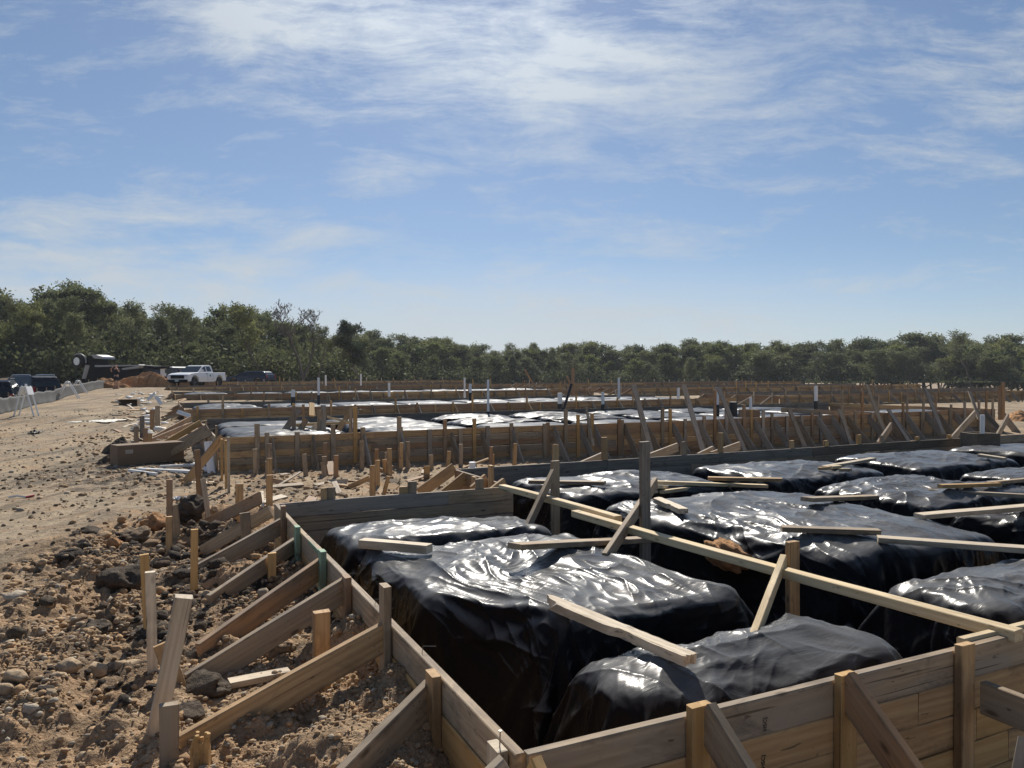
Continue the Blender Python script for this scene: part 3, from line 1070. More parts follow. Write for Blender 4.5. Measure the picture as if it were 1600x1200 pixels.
def wall(a, b, zt, rows, label, out=1, rowh=0.14, mats=None, maxlen=4.2, group=None, th=0.038, drop=0.0, top_mat=None):
    """formwork wall: boards stacked on edge from uv A to uv B, its inner face on that line; OUT says on which side its outer face lies"""
    A, B = uv(*a), uv(*b)
    t = thing('timber_formwork', (A.x, A.y, zt - rows * rowh), label, 'formwork', group)
    along = (B - A).normalized()
    nrm = Vector((-along.y, along.x, 0)) * out
    Ltot = (B - A).length
    for r in range(rows):
        s = 0.0
        first = RNG.uniform(0.5, 1.0) * maxlen
        while s < Ltot - 0.02:
            e = min(Ltot, s + (first if s == 0 else maxlen))
            if Ltot - e < 0.6:
                e = Ltot
            f1, f2 = s / Ltot, e / Ltot
            off = nrm * (th / 2 + RNG.uniform(0, 0.007))
            z = zt - r * (rowh + 0.0022)
            m = (top_mat if (r == 0 and top_mat) else RNG.choice(mats))
            lumber('board', A.lerp(B, f1) + off + Vector((0, 0, z - drop * f1)), A.lerp(B, f2) + off + Vector((0, 0, z - drop * f2 - 0.0)) - along * 0.004,
                   rowh, th, m, t)
            s = e
    return t, nrm, along


def wall_stake(t, nrm, p, ztop, zbot, mat, face, w=0.089, off=0.0):
    """upright nailed against the outer face; P is its foot point on the inner-face line"""
    q = Vector((p.x, p.y, 0)) + nrm * (0.038 + 0.019 + 0.006 + off)
    return lumber('stake', q + Vector((0, 0, ztop)), q + Vector((0, 0, zbot)), w, 0.038, mat, t, face, 'center')


def wall_brace(t, nrm, along, p, ztop, reach, zbot, mat, w=0.14, side=1, skew=0.0):
    q = Vector((p.x, p.y, 0)) + along * side * 0.068
    a = q + nrm * 0.085 + Vector((0, 0, ztop))
    b = q + nrm * reach + along * skew + Vector((0, 0, zbot))
    return lumber('brace', a, b, w, 0.038, mat, t)


# ------------------------------------------------------------------ draped black film over the soil pads
def rect_sdf(U, V, rects, seed, wob=0.05):
    S = None
    for (a, b, c, d) in rects:
        cr = 0.16
        cx, cy = (a + b) / 2, (c + d) / 2
        hx, hy = (b - a) / 2, (d - c) / 2
        cr = min(cr, hx * .6, hy * .6)
        qx, qy = np.abs(U - cx) - hx + cr, np.abs(V - cy) - hy + cr
        s = np.hypot(np.maximum(qx, 0), np.maximum(qy, 0)) + np.minimum(np.maximum(qx, qy), 0) - cr
        if S is None:
            S = s
        else:
            k = 0.16
            h = np.clip(0.5 + 0.5 * (S - s) / k, 0, 1)
            S = S * (1 - h) + s * h - k * h * (1 - h)
    return S + wob * perlin2(U * 1.7, V * 1.7, seed + 1) + 0.4 * wob * perlin2(U * 4.1, V * 4.1, seed + 2)


def soil_block(rects, ztop, seed, dome):
    us = [q for x in rects for q in x[:2]]
    vs = [q for x in rects for q in x[2:]]
    st = .035
    U, V = np.meshgrid(np.arange(min(us) - .5, max(us) + .5, st), np.arange(min(vs) - .5, max(vs) + .5, st), indexing='ij')
    S = rect_sdf(U, V, rects, seed, .06)
    T = ztop + dome * sstep(0, .5, -S) + .034 * fbm(U * 1.5, V * 1.5, seed + 10, 3) + .014 * fbm(U * 5, V * 5, seed + 14, 2)
    r = .10
    x = np.clip(S + r, 0, None)
    Z = np.where(x < r, T - r + np.sqrt(np.maximum(r * r - np.minimum(x, r) ** 2, 0)), T - r - (x - r) * 4.0)
    return grid_mesh('soil_block', U, V, np.maximum(Z, -.2))


def grid_mesh(name, U, V, Z):
    n1, n2 = U.shape
    ii = np.arange(n1 * n2).reshape(n1, n2)
    q = np.stack([ii[:-1, :-1], ii[1:, :-1], ii[1:, 1:], ii[:-1, 1:]], -1).reshape(-1, 4)
    return mesh_np(name, np.stack([U, V, Z], -1).reshape(-1, 3), q, True)


def drape(rects, ztop, seed, h, skirt=.75, dome=.05, frames=30, slack=.06, bend=.3):
    """lets a sheet of film fall over the soil block with the cloth solver and returns the settled grid (u, v, z)"""
    blk = bpy.data.objects.new('soil_block', soil_block(rects, ztop, seed, dome))
    COL.objects.link(blk)
    blk.modifiers.new('contact', 'COLLISION')
    blk.collision.thickness_outer = .008
    blk.collision.cloth_friction = 12
    blk.collision.damping = .5
    us = [q for x in rects for q in x[:2]]
    vs = [q for x in rects for q in x[2:]]
    A, B = np.meshgrid(np.arange(min(us) - skirt, max(us) + skirt, h), np.arange(min(vs) - skirt, max(vs) + skirt, h), indexing='ij')
    me = grid_mesh('sheet', A, B, ztop + dome + .09 + .03 * fbm(A * 2, B * 2, seed + 33, 3))
    o = bpy.data.objects.new('sheet', me)
    COL.objects.link(o)
    vg = o.vertex_groups.new(name='slack')
    w = np.clip(.5 + 1.0 * perlin2(A * 1.3, B * 1.3, seed + 34), 0, 1).ravel()
    for k in range(11):
        vg.add([int(q) for q in np.nonzero(np.round(w * 10) == k)[0]], k / 10, 'REPLACE')
    m = o.modifiers.new('cloth', 'CLOTH')
    c = m.settings
    c.quality, c.mass, c.air_damping = 5, .15, 2.0
    c.tension_stiffness = c.compression_stiffness = c.shear_stiffness = 40
    c.tension_damping = c.compression_damping = c.shear_damping = 10
    c.bending_stiffness, c.bending_damping = bend, .5
    c.vertex_group_shrink = 'slack'
    c.shrink_min, c.shrink_max = -.01, -2 * slack
    m.collision_settings.collision_quality = 2
    m.collision_settings.distance_min = .006
    m.collision_settings.use_self_collision = False
    m.point_cache.frame_start, m.point_cache.frame_end = 1, frames
    for f in range(1, frames + 1):
        SC.frame_set(f)
    ev = o.evaluated_get(bpy.context.evaluated_depsgraph_get())
    P = np.empty(A.size * 3, dtype=np.float32)
    ev.data.vertices.foreach_get('co', P)
    P = P.reshape(A.shape + (3,)).copy()
    bpy.data.objects.remove(o)
    bpy.data.objects.remove(blk)
    SC.frame_set(1)
    return P


def draped_pad(rects, seed, h, label, ztop=0.60, group=None, name='covered_pad', fine=1, crisp=1.0, **k):
    P = drape(rects, ztop, seed, h, **k)
    P0 = P.copy()
    for _ in range(2):      # takes out the zigzag of the grid in tight corner folds
        P[1:-1, 1:-1] = P[1:-1, 1:-1] * .5 + (P[2:, 1:-1] + P[:-2, 1:-1] + P[1:-1, 2:] + P[1:-1, :-2]) * .125
    # finer, then the small hard creases of handled film, along the sheet's own normal
    for ax in (0, 1, 0, 1)[:2 * fine]:
        Q = np.moveaxis(P, ax, 0)
        N_ = np.empty((Q.shape[0] * 2 - 1,) + Q.shape[1:], dtype=np.float32)
        N_[::2] = Q
        N_[1::2] = (Q[1:] + Q[:-1]) * .5
        N_[3:-2:2] = (Q[1:-2] + Q[2:-1]) * .5625 - (Q[:-3] + Q[3:]) * .0625
        P = np.moveaxis(N_, 0, ax)
    n1, n2 = P.shape[:2]
    hh = h / 2 ** fine
    A, B = np.meshgrid(np.arange(n1) * hh, np.arange(n2) * hh, indexing='ij')
    wu, wv = A + .12 * perlin2(A * 1.3, B * 1.3, seed + 12), B + .12 * perlin2(A * 1.3, B * 1.3, seed + 13)
    rg = random.Random(seed)
    cre = 0
    for q, (fa, fb, am, pk) in enumerate(((.8, 2.2, .026, .010), (1.0, 2.8, .022, .011), (1.3, 3.6, .016, .009), (1.8, 5.0, .012, .007), (2.4, 6.5, .008, .005), (3.4, 9.0, .005, .0035), (5.0, 14.0, .003, .002))):
        an = rg.uniform(0, math.pi)
        c, s_ = math.cos(an), math.sin(an)
        p1, p2 = wu * c + wv * s_, -wu * s_ + wv * c
        gate = sstep(-.15, .5, perlin2(wu * 1.2, wv * 1.2, seed + 40 + q))
        ab = np.abs(perlin2(p1 * fa, p2 * fb, seed + 20 + q))
        rid = np.exp(-ab / (.022 * fb + .02))      # pinched ridge about two centimetres wide
        cre = cre + ((.22 - np.sqrt(ab ** 2 + .0002)) * am + (rid - .12) * pk) * gate
    gA, gB = np.gradient(P, axis=0), np.gradient(P, axis=1)
    nr = np.cross(gA, gB)
    nr /= np.linalg.norm(nr, axis=-1, keepdims=True) + 1e-9
    P = P + nr * (cre * crisp)[..., None]
    BASES[label] = (rects, P0, h)
    uc, vc = (min(x[0] for x in rects) + max(x[1] for x in rects)) / 2, (min(x[2] for x in rects) + max(x[3] for x in rects)) / 2
    me = grid_mesh(name, P[..., 0] - uc, P[..., 1] - vc, P[..., 2])
    o0 = uv(uc, vc)
    o = link(name, me, M_FILM, None, Matrix.Translation(o0) @ Matrix.Rotation(ANG, 4, 'Z'))
    SIZES[o.name] = (max(x[1] for x in rects) - min(x[0] for x in rects), max(x[3] for x in rects) - min(x[2] for x in rects), ztop)
    return tag(o, label, 'plastic sheet', group)


def pad_copy(src, rect, label, ztop=.60, group=None, turn=0, flip=False, mesh=None):
    """another pad under its own sheet, shaped like SRC turned round or mirrored and fitted to RECT"""
    o = src.copy()
    if mesh is not None:
        o.data = mesh
    COL.objects.link(o)
    du, dv, z0 = SIZES[src.name]
    su, sv = (rect[1] - rect[0]) / du, (rect[3] - rect[2]) / dv
    c = uv((rect[0] + rect[1]) / 2, (rect[2] + rect[3]) / 2, ztop - z0)
    o.matrix_basis = Matrix.Translation(c) @ Matrix.Rotation(ANG + math.pi * turn, 4, 'Z') @ Matrix.Diagonal((su * (-1 if flip else 1), sv, 1, 1))
    return tag(o, label, 'plastic sheet', group)


SIZES = {}
BASES = {}


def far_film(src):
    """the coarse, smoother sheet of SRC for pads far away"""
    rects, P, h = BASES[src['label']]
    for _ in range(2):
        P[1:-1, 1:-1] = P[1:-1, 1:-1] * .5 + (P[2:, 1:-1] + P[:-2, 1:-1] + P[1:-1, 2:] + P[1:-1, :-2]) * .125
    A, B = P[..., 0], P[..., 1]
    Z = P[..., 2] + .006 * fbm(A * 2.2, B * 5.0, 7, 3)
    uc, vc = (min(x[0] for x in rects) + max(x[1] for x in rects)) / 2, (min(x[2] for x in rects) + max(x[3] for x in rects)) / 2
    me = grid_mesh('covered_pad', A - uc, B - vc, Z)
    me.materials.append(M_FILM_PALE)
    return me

# ================================================================== front slab
ZT = 0.70
SHADE = [M_WEATH, M_TAN, M_BROWN]
PADS = []


def note_pad(o):
    n = len(o.data.vertices)
    c = np.empty(n * 3, dtype=np.float32)
    o.data.vertices.foreach_get('co', c)
    m = np.array(o.matrix_basis)
    c = c.reshape(-1, 3) @ m[:3, :3].T + m[:3, 3]
    PADS.append(c[c[:, 2] > 0.3])
    return o


def add_pad(rects, seed, h, label, ztop=0.60, **k):
    return note_pad(draped_pad(rects, seed, h, label, ztop, **k))


def add_copy(src, rect, label, **k):
    return note_pad(pad_copy(src, rect, label, group=g1, **k))


g1 = 'film covered pads of the front slab'
pA = add_pad([(0.33, 2.05, 2.0, 3.32), (0.78, 2.08, 1.22, 2.3)], 11, 0.027, 'large crinkled film covered pad with a splintered plank across its near edge', group=g1, dome=0.045, slack=.09, fine=2, crisp=1.3)
pA2 = add_pad([(0.30, 2.05, 3.62, 4.55)], 12, 0.036, 'black film covered pad with a short thick plank on it before the jogged form wall', group=g1, ztop=0.56)
pB = add_pad([(0.66, 2.2, 0.30, 0.92)], 13, 0.025, 'long rounded black film covered pad right behind the front form wall', group=g1, ztop=0.56, dome=0.10, slack=.10, fine=2, crisp=1.2)
pC = add_pad([(2.98, 5.1, 0.30, 1.12)], 14, 0.028, 'film covered pad behind the double board of the front wall', group=g1, ztop=0.59, dome=0.08, bend=.8, fine=2)
pE = add_pad([(3.28, 5.12, 1.58, 4.22), (2.92, 5.12, 2.95, 4.22)], 16, 0.032, 'biggest domed film covered pad with two boards end to end and a torn corner', group=g1, dome=0.07, slack=.08, fine=2)
pF = add_pad([(2.9, 5.1, 4.72, 6.28)], 20, 0.034, 'film covered pad at the grey back wall with fresh lumber on it', group=g1, slack=.07)
add_copy(pC, (5.72, 7.7, 1.5, 2.42), 'film covered pad with bright folds beyond the end of the two boards', turn=1)
add_copy(pE, (5.75, 7.8, 2.72, 4.22), 'film covered pad carrying a long thin board and a gold edged short one', turn=1)
add_copy(pF, (8.4, 10.5, 2.7, 4.22), 'film covered pad glimpsed at the right picture edge under a thin board', turn=1)
add_copy(pF, (5.7, 7.75, 4.72, 6.3), 'flat film covered pad with small wood blocks by the brown back wall', turn=1, flip=True)
add_copy(pF, (8.4, 10.6, 4.72, 6.3), 'film covered pad with one pale board on its far corner by the back wall', flip=True)
add_copy(pA2, (11.2, 13.4, 4.72, 6.3), 'glossy crumpled film covered pad next to the wooden box by the back wall', ztop=.62)
PADV = np.concatenate(PADS)

# film lining the trenches between the pads
fu, fv = np.meshgrid(np.arange(0.02, 25.9, 0.08), np.arange(0.02, 6.86, 0.08))
fz = -0.15 + 0.05 * fbm(fu * 1.6, fv * 1.6, 91, 3) + 0.02 * perlin2(fu * 6, fv * 6, 92)
ii = np.arange(fu.size).reshape(fu.shape)
fq = np.stack([ii[:-1, :-1], ii[:-1, 1:], ii[1:, 1:], ii[1:, :-1]], -1).reshape(-1, 4)
cu, cv = fu.ravel()[fq].mean(1), fv.ravel()[fq].mean(1)
fq = fq[(cu > 2.47) | (cv < 5.16)]
fo = link('trench_film', mesh_np('trench_film', np.stack([C1.x + EU.x * fu + EV.x * fv, C1.y + EU.y * fu + EV.y * fv, fz], -1).reshape(-1, 3), fq, True), M_FILM)
tag(fo, 'black plastic film lying in the deep shaded trenches between the nearest covered pads', 'plastic sheet')

# ---- the form walls of the front slab
wl, n_l, a_l = wall((0, -0.02), (0, 5.2), ZT, 4, 'left form wall of the front slab with diagonal plank braces and green painted stakes', 1, mats=[M_GOLD, M_TAN], top_mat=M_WEATH)
wf, n_f, a_f = wall((0.0, 0), (9.0, 0), ZT, 5, 'front form wall of stacked boards nearest the camera with thick upright stakes', -1, mats=[M_GOLD, M_GOLD, M_TAN], top_mat=M_WEATH, maxlen=3.1)
wj, n_j, a_j = wall((-0.04, 5.2), (2.45, 5.2), ZT, 5, 'short stained form wall at the jogged far left corner of the front slab', 1, mats=[M_WEATH, M_KICK, M_WEATH], maxlen=2.6)
wu, n_u, a_u = wall((2.45, 5.24), (2.45, 6.88), ZT, 5, 'short form wall set back behind the jog with three low plank braces', 1, mats=[M_TAN, M_BROWN], maxlen=2)
wb, n_b, a_b = wall((2.45, 6.88), (25, 6.88), ZT, 5, 'long back form wall of the front slab changing from grey to brown boards', 1, mats=[M_GREY], maxlen=3.95)
for ch in [c for c in bpy.data.objects if c.parent is wb]:     # grey as far as the fourth metre, brown beyond
    if to_uv(wb.location + ch.matrix_basis.translation)[0] > 6.2 and 'board' in ch.name:
        me = ch.data.copy()
        me.materials.clear()
        me.materials.append(RNG.choice([M_DKWOOD, M_WEATH, M_DKWOOD]))
        ch.data = me

# left wall: stakes on its outer face (px, top y)
for px, py, mat, w in ((676, 1051, M_TAN, .089), (601, 914, M_WEATH, .089), (541, 900, M_BROWN, .089), (503, 860, M_GREEN, .089),
                       (464, 822, M_GREEN, .089), (442, 790, M_BROWN, .07)):
    p = at_u(px, py, -0.065)
    v = to_uv(p)[1]
    wall_stake(wl, n_l, uv(0, v), p.z, 0.1, mat, EV, w)
# (top end px, foot px, material)
for (x1, y1, x2, y2, mat, w) in ((668, 1063, 470, 1262, M_WEATH, .14), (600, 971, 276, 1150, M_TAN, .14), (537, 902, 288, 1054, M_WEATH, .14), (499, 872, 308, 1006, M_BROWN, .14),
                                 (460, 840, 325, 930, M_WEATH, .12), (438, 810, 290, 891, M_WEATH, .14), (420, 790, 312, 853, M_WEATH, .12), (405, 769, 317, 812, M_BROWN, .13)):
    p1 = at_u(x1, y1, -0.07)
    p2 = at_ground(x2, y2, 0.09)
    br = lumber('brace', p1, p2, w, 0.038, mat, wl)
    nails = MB()
    ax_ = (p2 - p1).normalized()
    dn_ = (Vector((0, 0, -1)) + ax_ * ax_.z).normalized()
    nz_ = ax_.cross(dn_)
    nz_ = nz_ if nz_.y < 0 else -nz_
    for k in range(RNG.randrange(4, 8)):
        q_ = p1 + ax_ * RNG.uniform(.02, .13) + dn_ * RNG.uniform(.02, w - .02) + nz_ * .0185
        nails.tube([q_, q_ + nz_ * .0022], .0035, 6)
    nails.build('nail_head', M_STEEL, wl)
# green paint on the top of the wall by the green stakes
pg = at_u(500, 866, -0.02)
vv0 = to_uv(pg)[1]
lumber('paint_patch', uv(-0.0405, vv0 - .25, ZT + 0.001), uv(-0.0405, vv0 + .30, ZT + 0.001), 0.03, 0.006, M_GREEN, wl)
# corner: stake with a standing nail, two small braces
pc = at_u(806, 1186, -0.05)
st = wall_stake(wl, n_l, uv(0, 0.06), 0.70, 0.0, M_PALE, EV, .089)
nb = MB()
q = uv(-0.06, 0.05, 0.70)
nb.tube([q, q + Vector((.002, 0, .05))], 0.0022, 6).tube([q + Vector((.002, 0, .05)), q + Vector((.002, 0, .053))], 0.006, 8)
nb.build('nail', M_STEEL, wl)
lumber('brace', at_u(783, 1182, -0.10), at_ground(560, 1400, 0.05), .14, .038, M_PALE, wl)
lumber('brace', at_v(838, 1182, -0.09), at_v(838, 1182, -0.09) - EV * .8 + EU * .02 + Vector((0, 0, -.55)), .089, .038, M_GOLD, wf)
# bent nails along the wall top
nb = MB()
for v, du in ((1.72, .02), (1.55, .015), (0.95, .03), (2.3, .02)):
    q = uv(-0.02, v, ZT)
    nb.tube([q, q + Vector((.004, .002, .03)), q + Vector((.03 + du, .01, .026))], 0.0018, 5)
nb.build('nail', M_STEEL, wl)

# front wall: upright stakes and braces
for px, py, mat, w, dz in ((1093, 1101, M_GOLD, .089, 0), (1322, 1052, M_GOLD, .089, 0), (1508, 1006, M_TAN, .089, 0), (1690, 980, M_TAN, .089, 0)):
    p = at_v(px, py, -0.065)
    wall_stake(wf, n_f, uv(to_uv(p)[0], 0), p.z, -0.15, mat, EU, w)
for px, py, mat, zb in ((1112, 1098, M_WEATH, .12), (1331, 1050, M_BROWN, 0.0)):
    p = at_v(px, py, -0.10)
    lumber('brace', p, p - EV * .92 + Vector((0, 0, zb - p.z)), .14, .038, mat, wf)
p = at_v(1536, 1064, -0.10)
lumber('brace', p, p - EV * 1.05, .14, .04, M_WEATH, wf)
p = at_v(1600, 1152, -0.45)
lumber('brace', p, p + Vector((-.32, -.30, -.45)), .14, .038, M_GREY, wf)
# the second board doubled against the inside, right of the tall stake
pd = to_uv(at_v(1516, 1008, 0.02))[0]
lumber('doubled_board', uv(pd - .06, 0.024, ZT + .012), uv(pd + 4, 0.024, ZT + .012), .14, .038, M_FRESH, wf)
# faint grade stamps on two boards (letters are burnt vertical in the photo)
def stamp(u, z, s, text):
    cu_ = bpy.data.curves.new('grade_stamp', 'FONT')
    cu_.body = text
    cu_.size = s
    cu_.extrude = 0.0004
    tmp = bpy.data.objects.new('tmp', cu_)
    COL.objects.link(tmp)
    dg = bpy.context.evaluated_depsgraph_get()
    me = bpy.data.meshes.new_from_object(tmp.evaluated_get(dg))
    bpy.data.objects.remove(tmp)
    q = uv(u, -0.0445, z)
    X, Y, Z = Vector((0, 0, 1)), -EU, -EV
    link('grade_stamp', me, M_INK, wf, Matrix(((X.x, Y.x, Z.x, q.x), (X.y, Y.y, Z.y, q.y), (X.z, Y.z, Z.z, q.z), (0, 0, 0, 1))))
us = to_uv(at_v(1200, 1130, -0.05))[0]
stamp(us, 0.575, 0.024, 'HSCJ')
stamp(us - 0.01, 0.437, 0.024, 'HSCJ')

# jog walls and back wall: braces and stakes seen over their tops
for (x1, y1, x2, y2) in ((706, 724, 650, 764), (724, 738, 690, 765), (757, 741, 735, 760), (786, 747, 764, 764)):
    p1 = at_u(x1, y1, 2.38)
    p2 = at_d(x2, y2, p1.y - 0.15)
    lumber('brace', p1, p2, .14, .038, M_TAN, wu)
for px, py in ((766, 727), (740, 745)):
    p = at_u(px, py, 2.38)
    wall_stake(wu, n_u, uv(2.45, to_uv(p)[1]), p.z, -0.3, M_TAN, EV)
for px, py in ((508, 762), (516, 761), (630, 760), (643, 752), (748, 748)):
    p = at_v(px, py, 5.28)
    wall_stake(wj, n_j, uv(to_uv(p)[0], 5.2), p.z, -0.3, RNG.choice([M_TAN, M_WEATH]), EU)
for px, py in ((866, 694), (942, 683), (1123, 676), (1065, 690), (1234, 688), (1287, 688), (1339, 679), (1375, 680), (1430, 682), (1480, 679), (1288, 690)):
    p = at_v(px, py, 6.98)
    wall_stake(wb, n_b, uv(to_uv(p)[0], 6.88), p.z, -0.4, RNG.choice([M_TAN, M_WEATH, M_GOLD]), EU)
for (x1, y1, x2, y2) in ((942, 706, 905, 722), (1058, 692, 1005, 712), (1155, 690, 1110, 706), (1113, 697, 1090, 708), (1392, 660, 1371, 690), (1523, 641, 1482, 686), (1575, 646, 1556, 680)):
    p1 = at_v(x1, y1, 7.55)
    p2 = at_v(x2, y2, 7.0)
    lumber('brace', p1, p2, .14, .038, RNG.choice([M_WEATH, M_TAN]), wb)

# ---- levelling rail through the slab and the stakes that carry it
rail = thing('screed_rail', uv(2.5, 2.6, .7), 'long fresh two piece wooden rail spanning the front slab on braced stakes', 'rail')
lumber('rail_piece', at(784, 757, .752), at(966, 806, .752), .055, .075, M_FRESH, rail)
lumber('rail_piece', at(898, 797, .735), at(1592, 984, .735), .055, .075, M_FRESH, rail)
for px, py, mat in ((867, 720, M_WEATH), (1007, 690, M_GREY), (1238, 846, M_TAN)):
    p = at_u(px, py, 2.56)
    lumber('stake', p, Vector((p.x, p.y, -.2)), .089, .04, mat, rail, EU, 'center')
p1, p2 = at_u(863, 733, 2.42), at(815, 834, .52)
lumber('brace', p1, p2, .089, .038, M_WEATH, rail)
lumber('brace', at_d(1024, 746, 6.75), at(944, 864, .64), .10, .038, M_WEATH, rail)
p1, p2 = at_u(1224, 866, 2.47), at(1177, 988, .60)
lumber('brace', p1, p2, .07, .038, M_FRESH, rail)


# ---- planks lying on the covered pads
def pad_top(p, rad=0.06):
    m = (np.abs(PADV[:, 0] - p[0]) < rad) & (np.abs(PADV[:, 1] - p[1]) < rad)
    return float(PADV[m, 2].max()) if m.any() else None


def plank(x1, y1, x2, y2, w, mat, label, th=0.038, name='loose_plank', group=None):
    za = zb = 0.66
    for _ in range(4):
        a, b = at(x1, y1, za + th), at(x2, y2, zb + th)
        L = (b - a)
        hs = []
        for k in range(9):
            h = pad_top(a + L * (k / 8))
            if h is not None:
                hs.append((k / 8, h))
        if not hs:
            break
        ea = max([h for f, h in hs if f <= .35] or [za])
        eb = max([h for f, h in hs if f >= .65] or [zb])
        lift = max([h - (ea + (eb - ea) * f) for f, h in hs] + [0])
        za, zb = ea + lift * .8, eb + lift * .8
    a, b = at(x1, y1, za + th), at(x2, y2, zb + th)
    side = Vector((-(b - a).y, (b - a).x, 0)).normalized()
    o = lumber(name, a - Vector((0, 0, th / 2)), b - Vector((0, 0, th / 2)), w, th, mat, None, side, 'center')
    return tag(o, label, 'plank', group)


def broken_plank(x1, y1, x2, y2, w, mat, label, seed, split=0.25):
    """a wide old plank with one splintered and one chewed end"""
    o = plank(x1, y1, x2, y2, w, mat, label, 0.045)
    M = o.matrix_basis.copy()
    L = (M.to_3x3() @ Vector((1, 0, 0))).length
    Lb = max(v.co.x for v in o.data.vertices)
    rg = random.Random(seed)
    rows = 9
    xs = [Lb * k / 26 for k in range(27)]
    vs, fs = [], []
    for zt_ in (0.022, -0.022):
        for r in range(rows):
            y = (r / (rows - 1) - .5) * w
            e0 = (0.02 + split * abs(r / (rows - 1) - 0.75) * rg.uniform(.4, 1.1)) if split else 0
            e1 = rg.uniform(0, .03)
            for x in xs:
                xx = e0 + (Lb - e0 - e1) * x / Lb
                notch = 0.025 * math.exp(-((xx - Lb * .62) / (.05 * Lb)) ** 2) * (1 if r < 2 else 0)
                vs.append((xx, y + notch + rg.uniform(-.001, .001) + (0.012 * (xx > Lb * .62) if r < 2 else 0), zt_ + rg.uniform(-.0015, .0015)))
    nn = len(xs)
    for r in range(rows - 1):
        for k in range(nn - 1):
            a = r * nn + k
            fs.append((a, a + 1, a + nn + 1, a + nn))
            b = rows * nn + a
            fs.append((b + nn, b + nn + 1, b + 1, b))
    T = rows * nn
    for k in range(nn - 1):
        fs.append((k + 1, k, T + k, T + k + 1))
        a = (rows - 1) * nn + k
        fs.append((a, a + 1, T + a + 1, T + a))
    for r in range(rows - 1):
        a = r * nn
        fs.append((a, a + nn, T + a + nn, T + a))
        a = r * nn + nn - 1
        fs.append((a + nn, a, T + a, T + a + nn))
    me = bpy.data.meshes.new('broken_plank')
    me.from_pydata(vs, [], fs)
    me.materials.append(mat)
    o.data = me
    return o


broken_plank(846, 928, 1079, 1024, .088, M_PALE, 'long pale splintered plank bridging the trench between the two nearest covered pads', 5)
broken_plank(1024, 776, 1068, 795, .10, M_PALE, 'short broken plank with a dark rotten end leaning behind the crossed stake', 6, 0.1)
plank(565, 842, 671, 851, .09, M_PALE, 'short thick pale plank on the small covered pad before the jogged wall', .06)
plank(804, 849, 1030, 838, .12, M_WEATH, 'weathered plank at the back of the large covered pad behind the slanted brace')
plank(828, 750, 945, 752, .12, M_WEATH, 'grey plank beside the upright stake on the pad at the grey back wall')
plank(1018, 751, 1197, 757, .089, M_FRESH, 'long fresh yellow board on the pad at the grey back wall')
plank(1034, 766, 1090, 759, .05, M_FRESH, 'thin fresh lath pointing away beside the long fresh yellow board')
plank(1020, 757, 1052, 759, .10, M_FRESH, 'stub of fresh board in front of the long fresh yellow board')
plank(1106, 745, 1222, 747, .10, M_TAN, 'tan board across the trench between the pads at the back wall')
plank(1221, 822, 1374, 827, .10, M_WEATH, 'shorter board of the pair lying end to end on the biggest domed pad')
plank(1371, 838, 1640, 857, .12, M_PALE, 'longer pale board of the pair on the biggest domed pad running off to the right')
plank(1261, 777, 1381, 773, .12, M_WEATH, 'grey brown board over the trench behind the biggest domed pad')
plank(1469, 757, 1560, 754, .07, M_GOLD, 'short board with a golden edge behind the long thin board')
plank(1451, 764, 1640, 774, .07, M_WEATH, 'long thin grey board just in front of the golden edged one')
plank(1436, 803, 1640, 786, .12, M_PALE, 'wide pale board bridging the two pads near the right picture edge')
plank(1288, 728, 1364, 715, .10, M_PALE, 'pale board slanting away on the pad with the small wood blocks')
plank(1279, 730, 1298, 729, .07, M_TAN, 'small wood block, nearer the left of the three by the slanting pale board')
plank(1299, 728, 1313, 727, .07, M_FRESH, 'small yellow wood block, middle one by the slanting pale board')
plank(1313, 732, 1329, 732, .07, M_WEATH, 'small grey wood block, right hand one by the slanting pale board')
plank(1530, 709, 1570, 715, .12, M_PALE, 'pale short board on the far pad in front of the wooden box')
plank(1544, 753, 1640, 743, .07, M_WEATH, 'thin grey board at the right picture edge above the gold edged one')

# torn corner of the sheet with bare soil showing
def bare_soil(px, py, zc, w, dep, h, seed, label, rot):
    p = at(px, py, zc)
    v, f = ICO4
    q = lump(v, seed, 0.28, 1.5, False)
    n = (0.07 * perlin2(q[:, 0] * 7, q[:, 1] * 7 + q[:, 2] * 7, seed) + .05 * perlin2(q[:, 0] * 19, q[:, 1] * 19 + q[:, 2] * 17, seed + 1))[:, None]
    q = q * (1 + n) * np.array([w, dep, h])
    o = link('exposed_soil', mesh_np('exposed_soil', q, f, True), M_OSOIL, None, Matrix.Translation(p) @ Matrix.Rotation(rot, 4, 'Z'))
    return tag(o, label, 'soil')


bare_soil(1130, 864, .46, .11, .34, .11, 61, 'bare orange soil showing where the film is torn open below the rail', ANG - .2)

# ---- stakes standing free in the churned soil, left foreground
stake((304, 303), 827, 934, 10, M_GOLD, 'clean golden stake standing alone above the angular grey stone')
stake((225, 232), 866, 1000, 14, M_GOLD, 'golden stake hidden half behind the paler taller one of the pair')
stake((235, 239), 893, 1060, 15, M_PALE, 'pale weathered stake, front one of the tall pair on the soil bank')
stake((288, 238), 932, 1166, 25, M_PALE, 'thick leaning pale board with a dark crack at its top end', w=.1, t=.05)
stake((253, 284), 1005, 1092, 26, M_TAN, 'tan board propped aslant behind the leaning cracked board', w=.12)
stake(264, 1100, 1215, 30, M_WEATH, 'short wide weathered stake with a notched top in the near left corner', lean=0.0, w=.09)
stake((502, 503), 955, 1078, 25, M_TAN, 'square cut tan stake casting its shadow on the orange soil under the second brace', t=.05)
stake(425, 864, 917, 12, M_GOLD, 'small golden stake below the green topped brace')
stake(265, 749, 850, 9, M_BROWN, 'thin brown stake, rear one of the cluster at the wall corner')
stake(264, 807, 872, 9, M_TAN, 'short tan stake standing before the thin brown one at the soil bank')
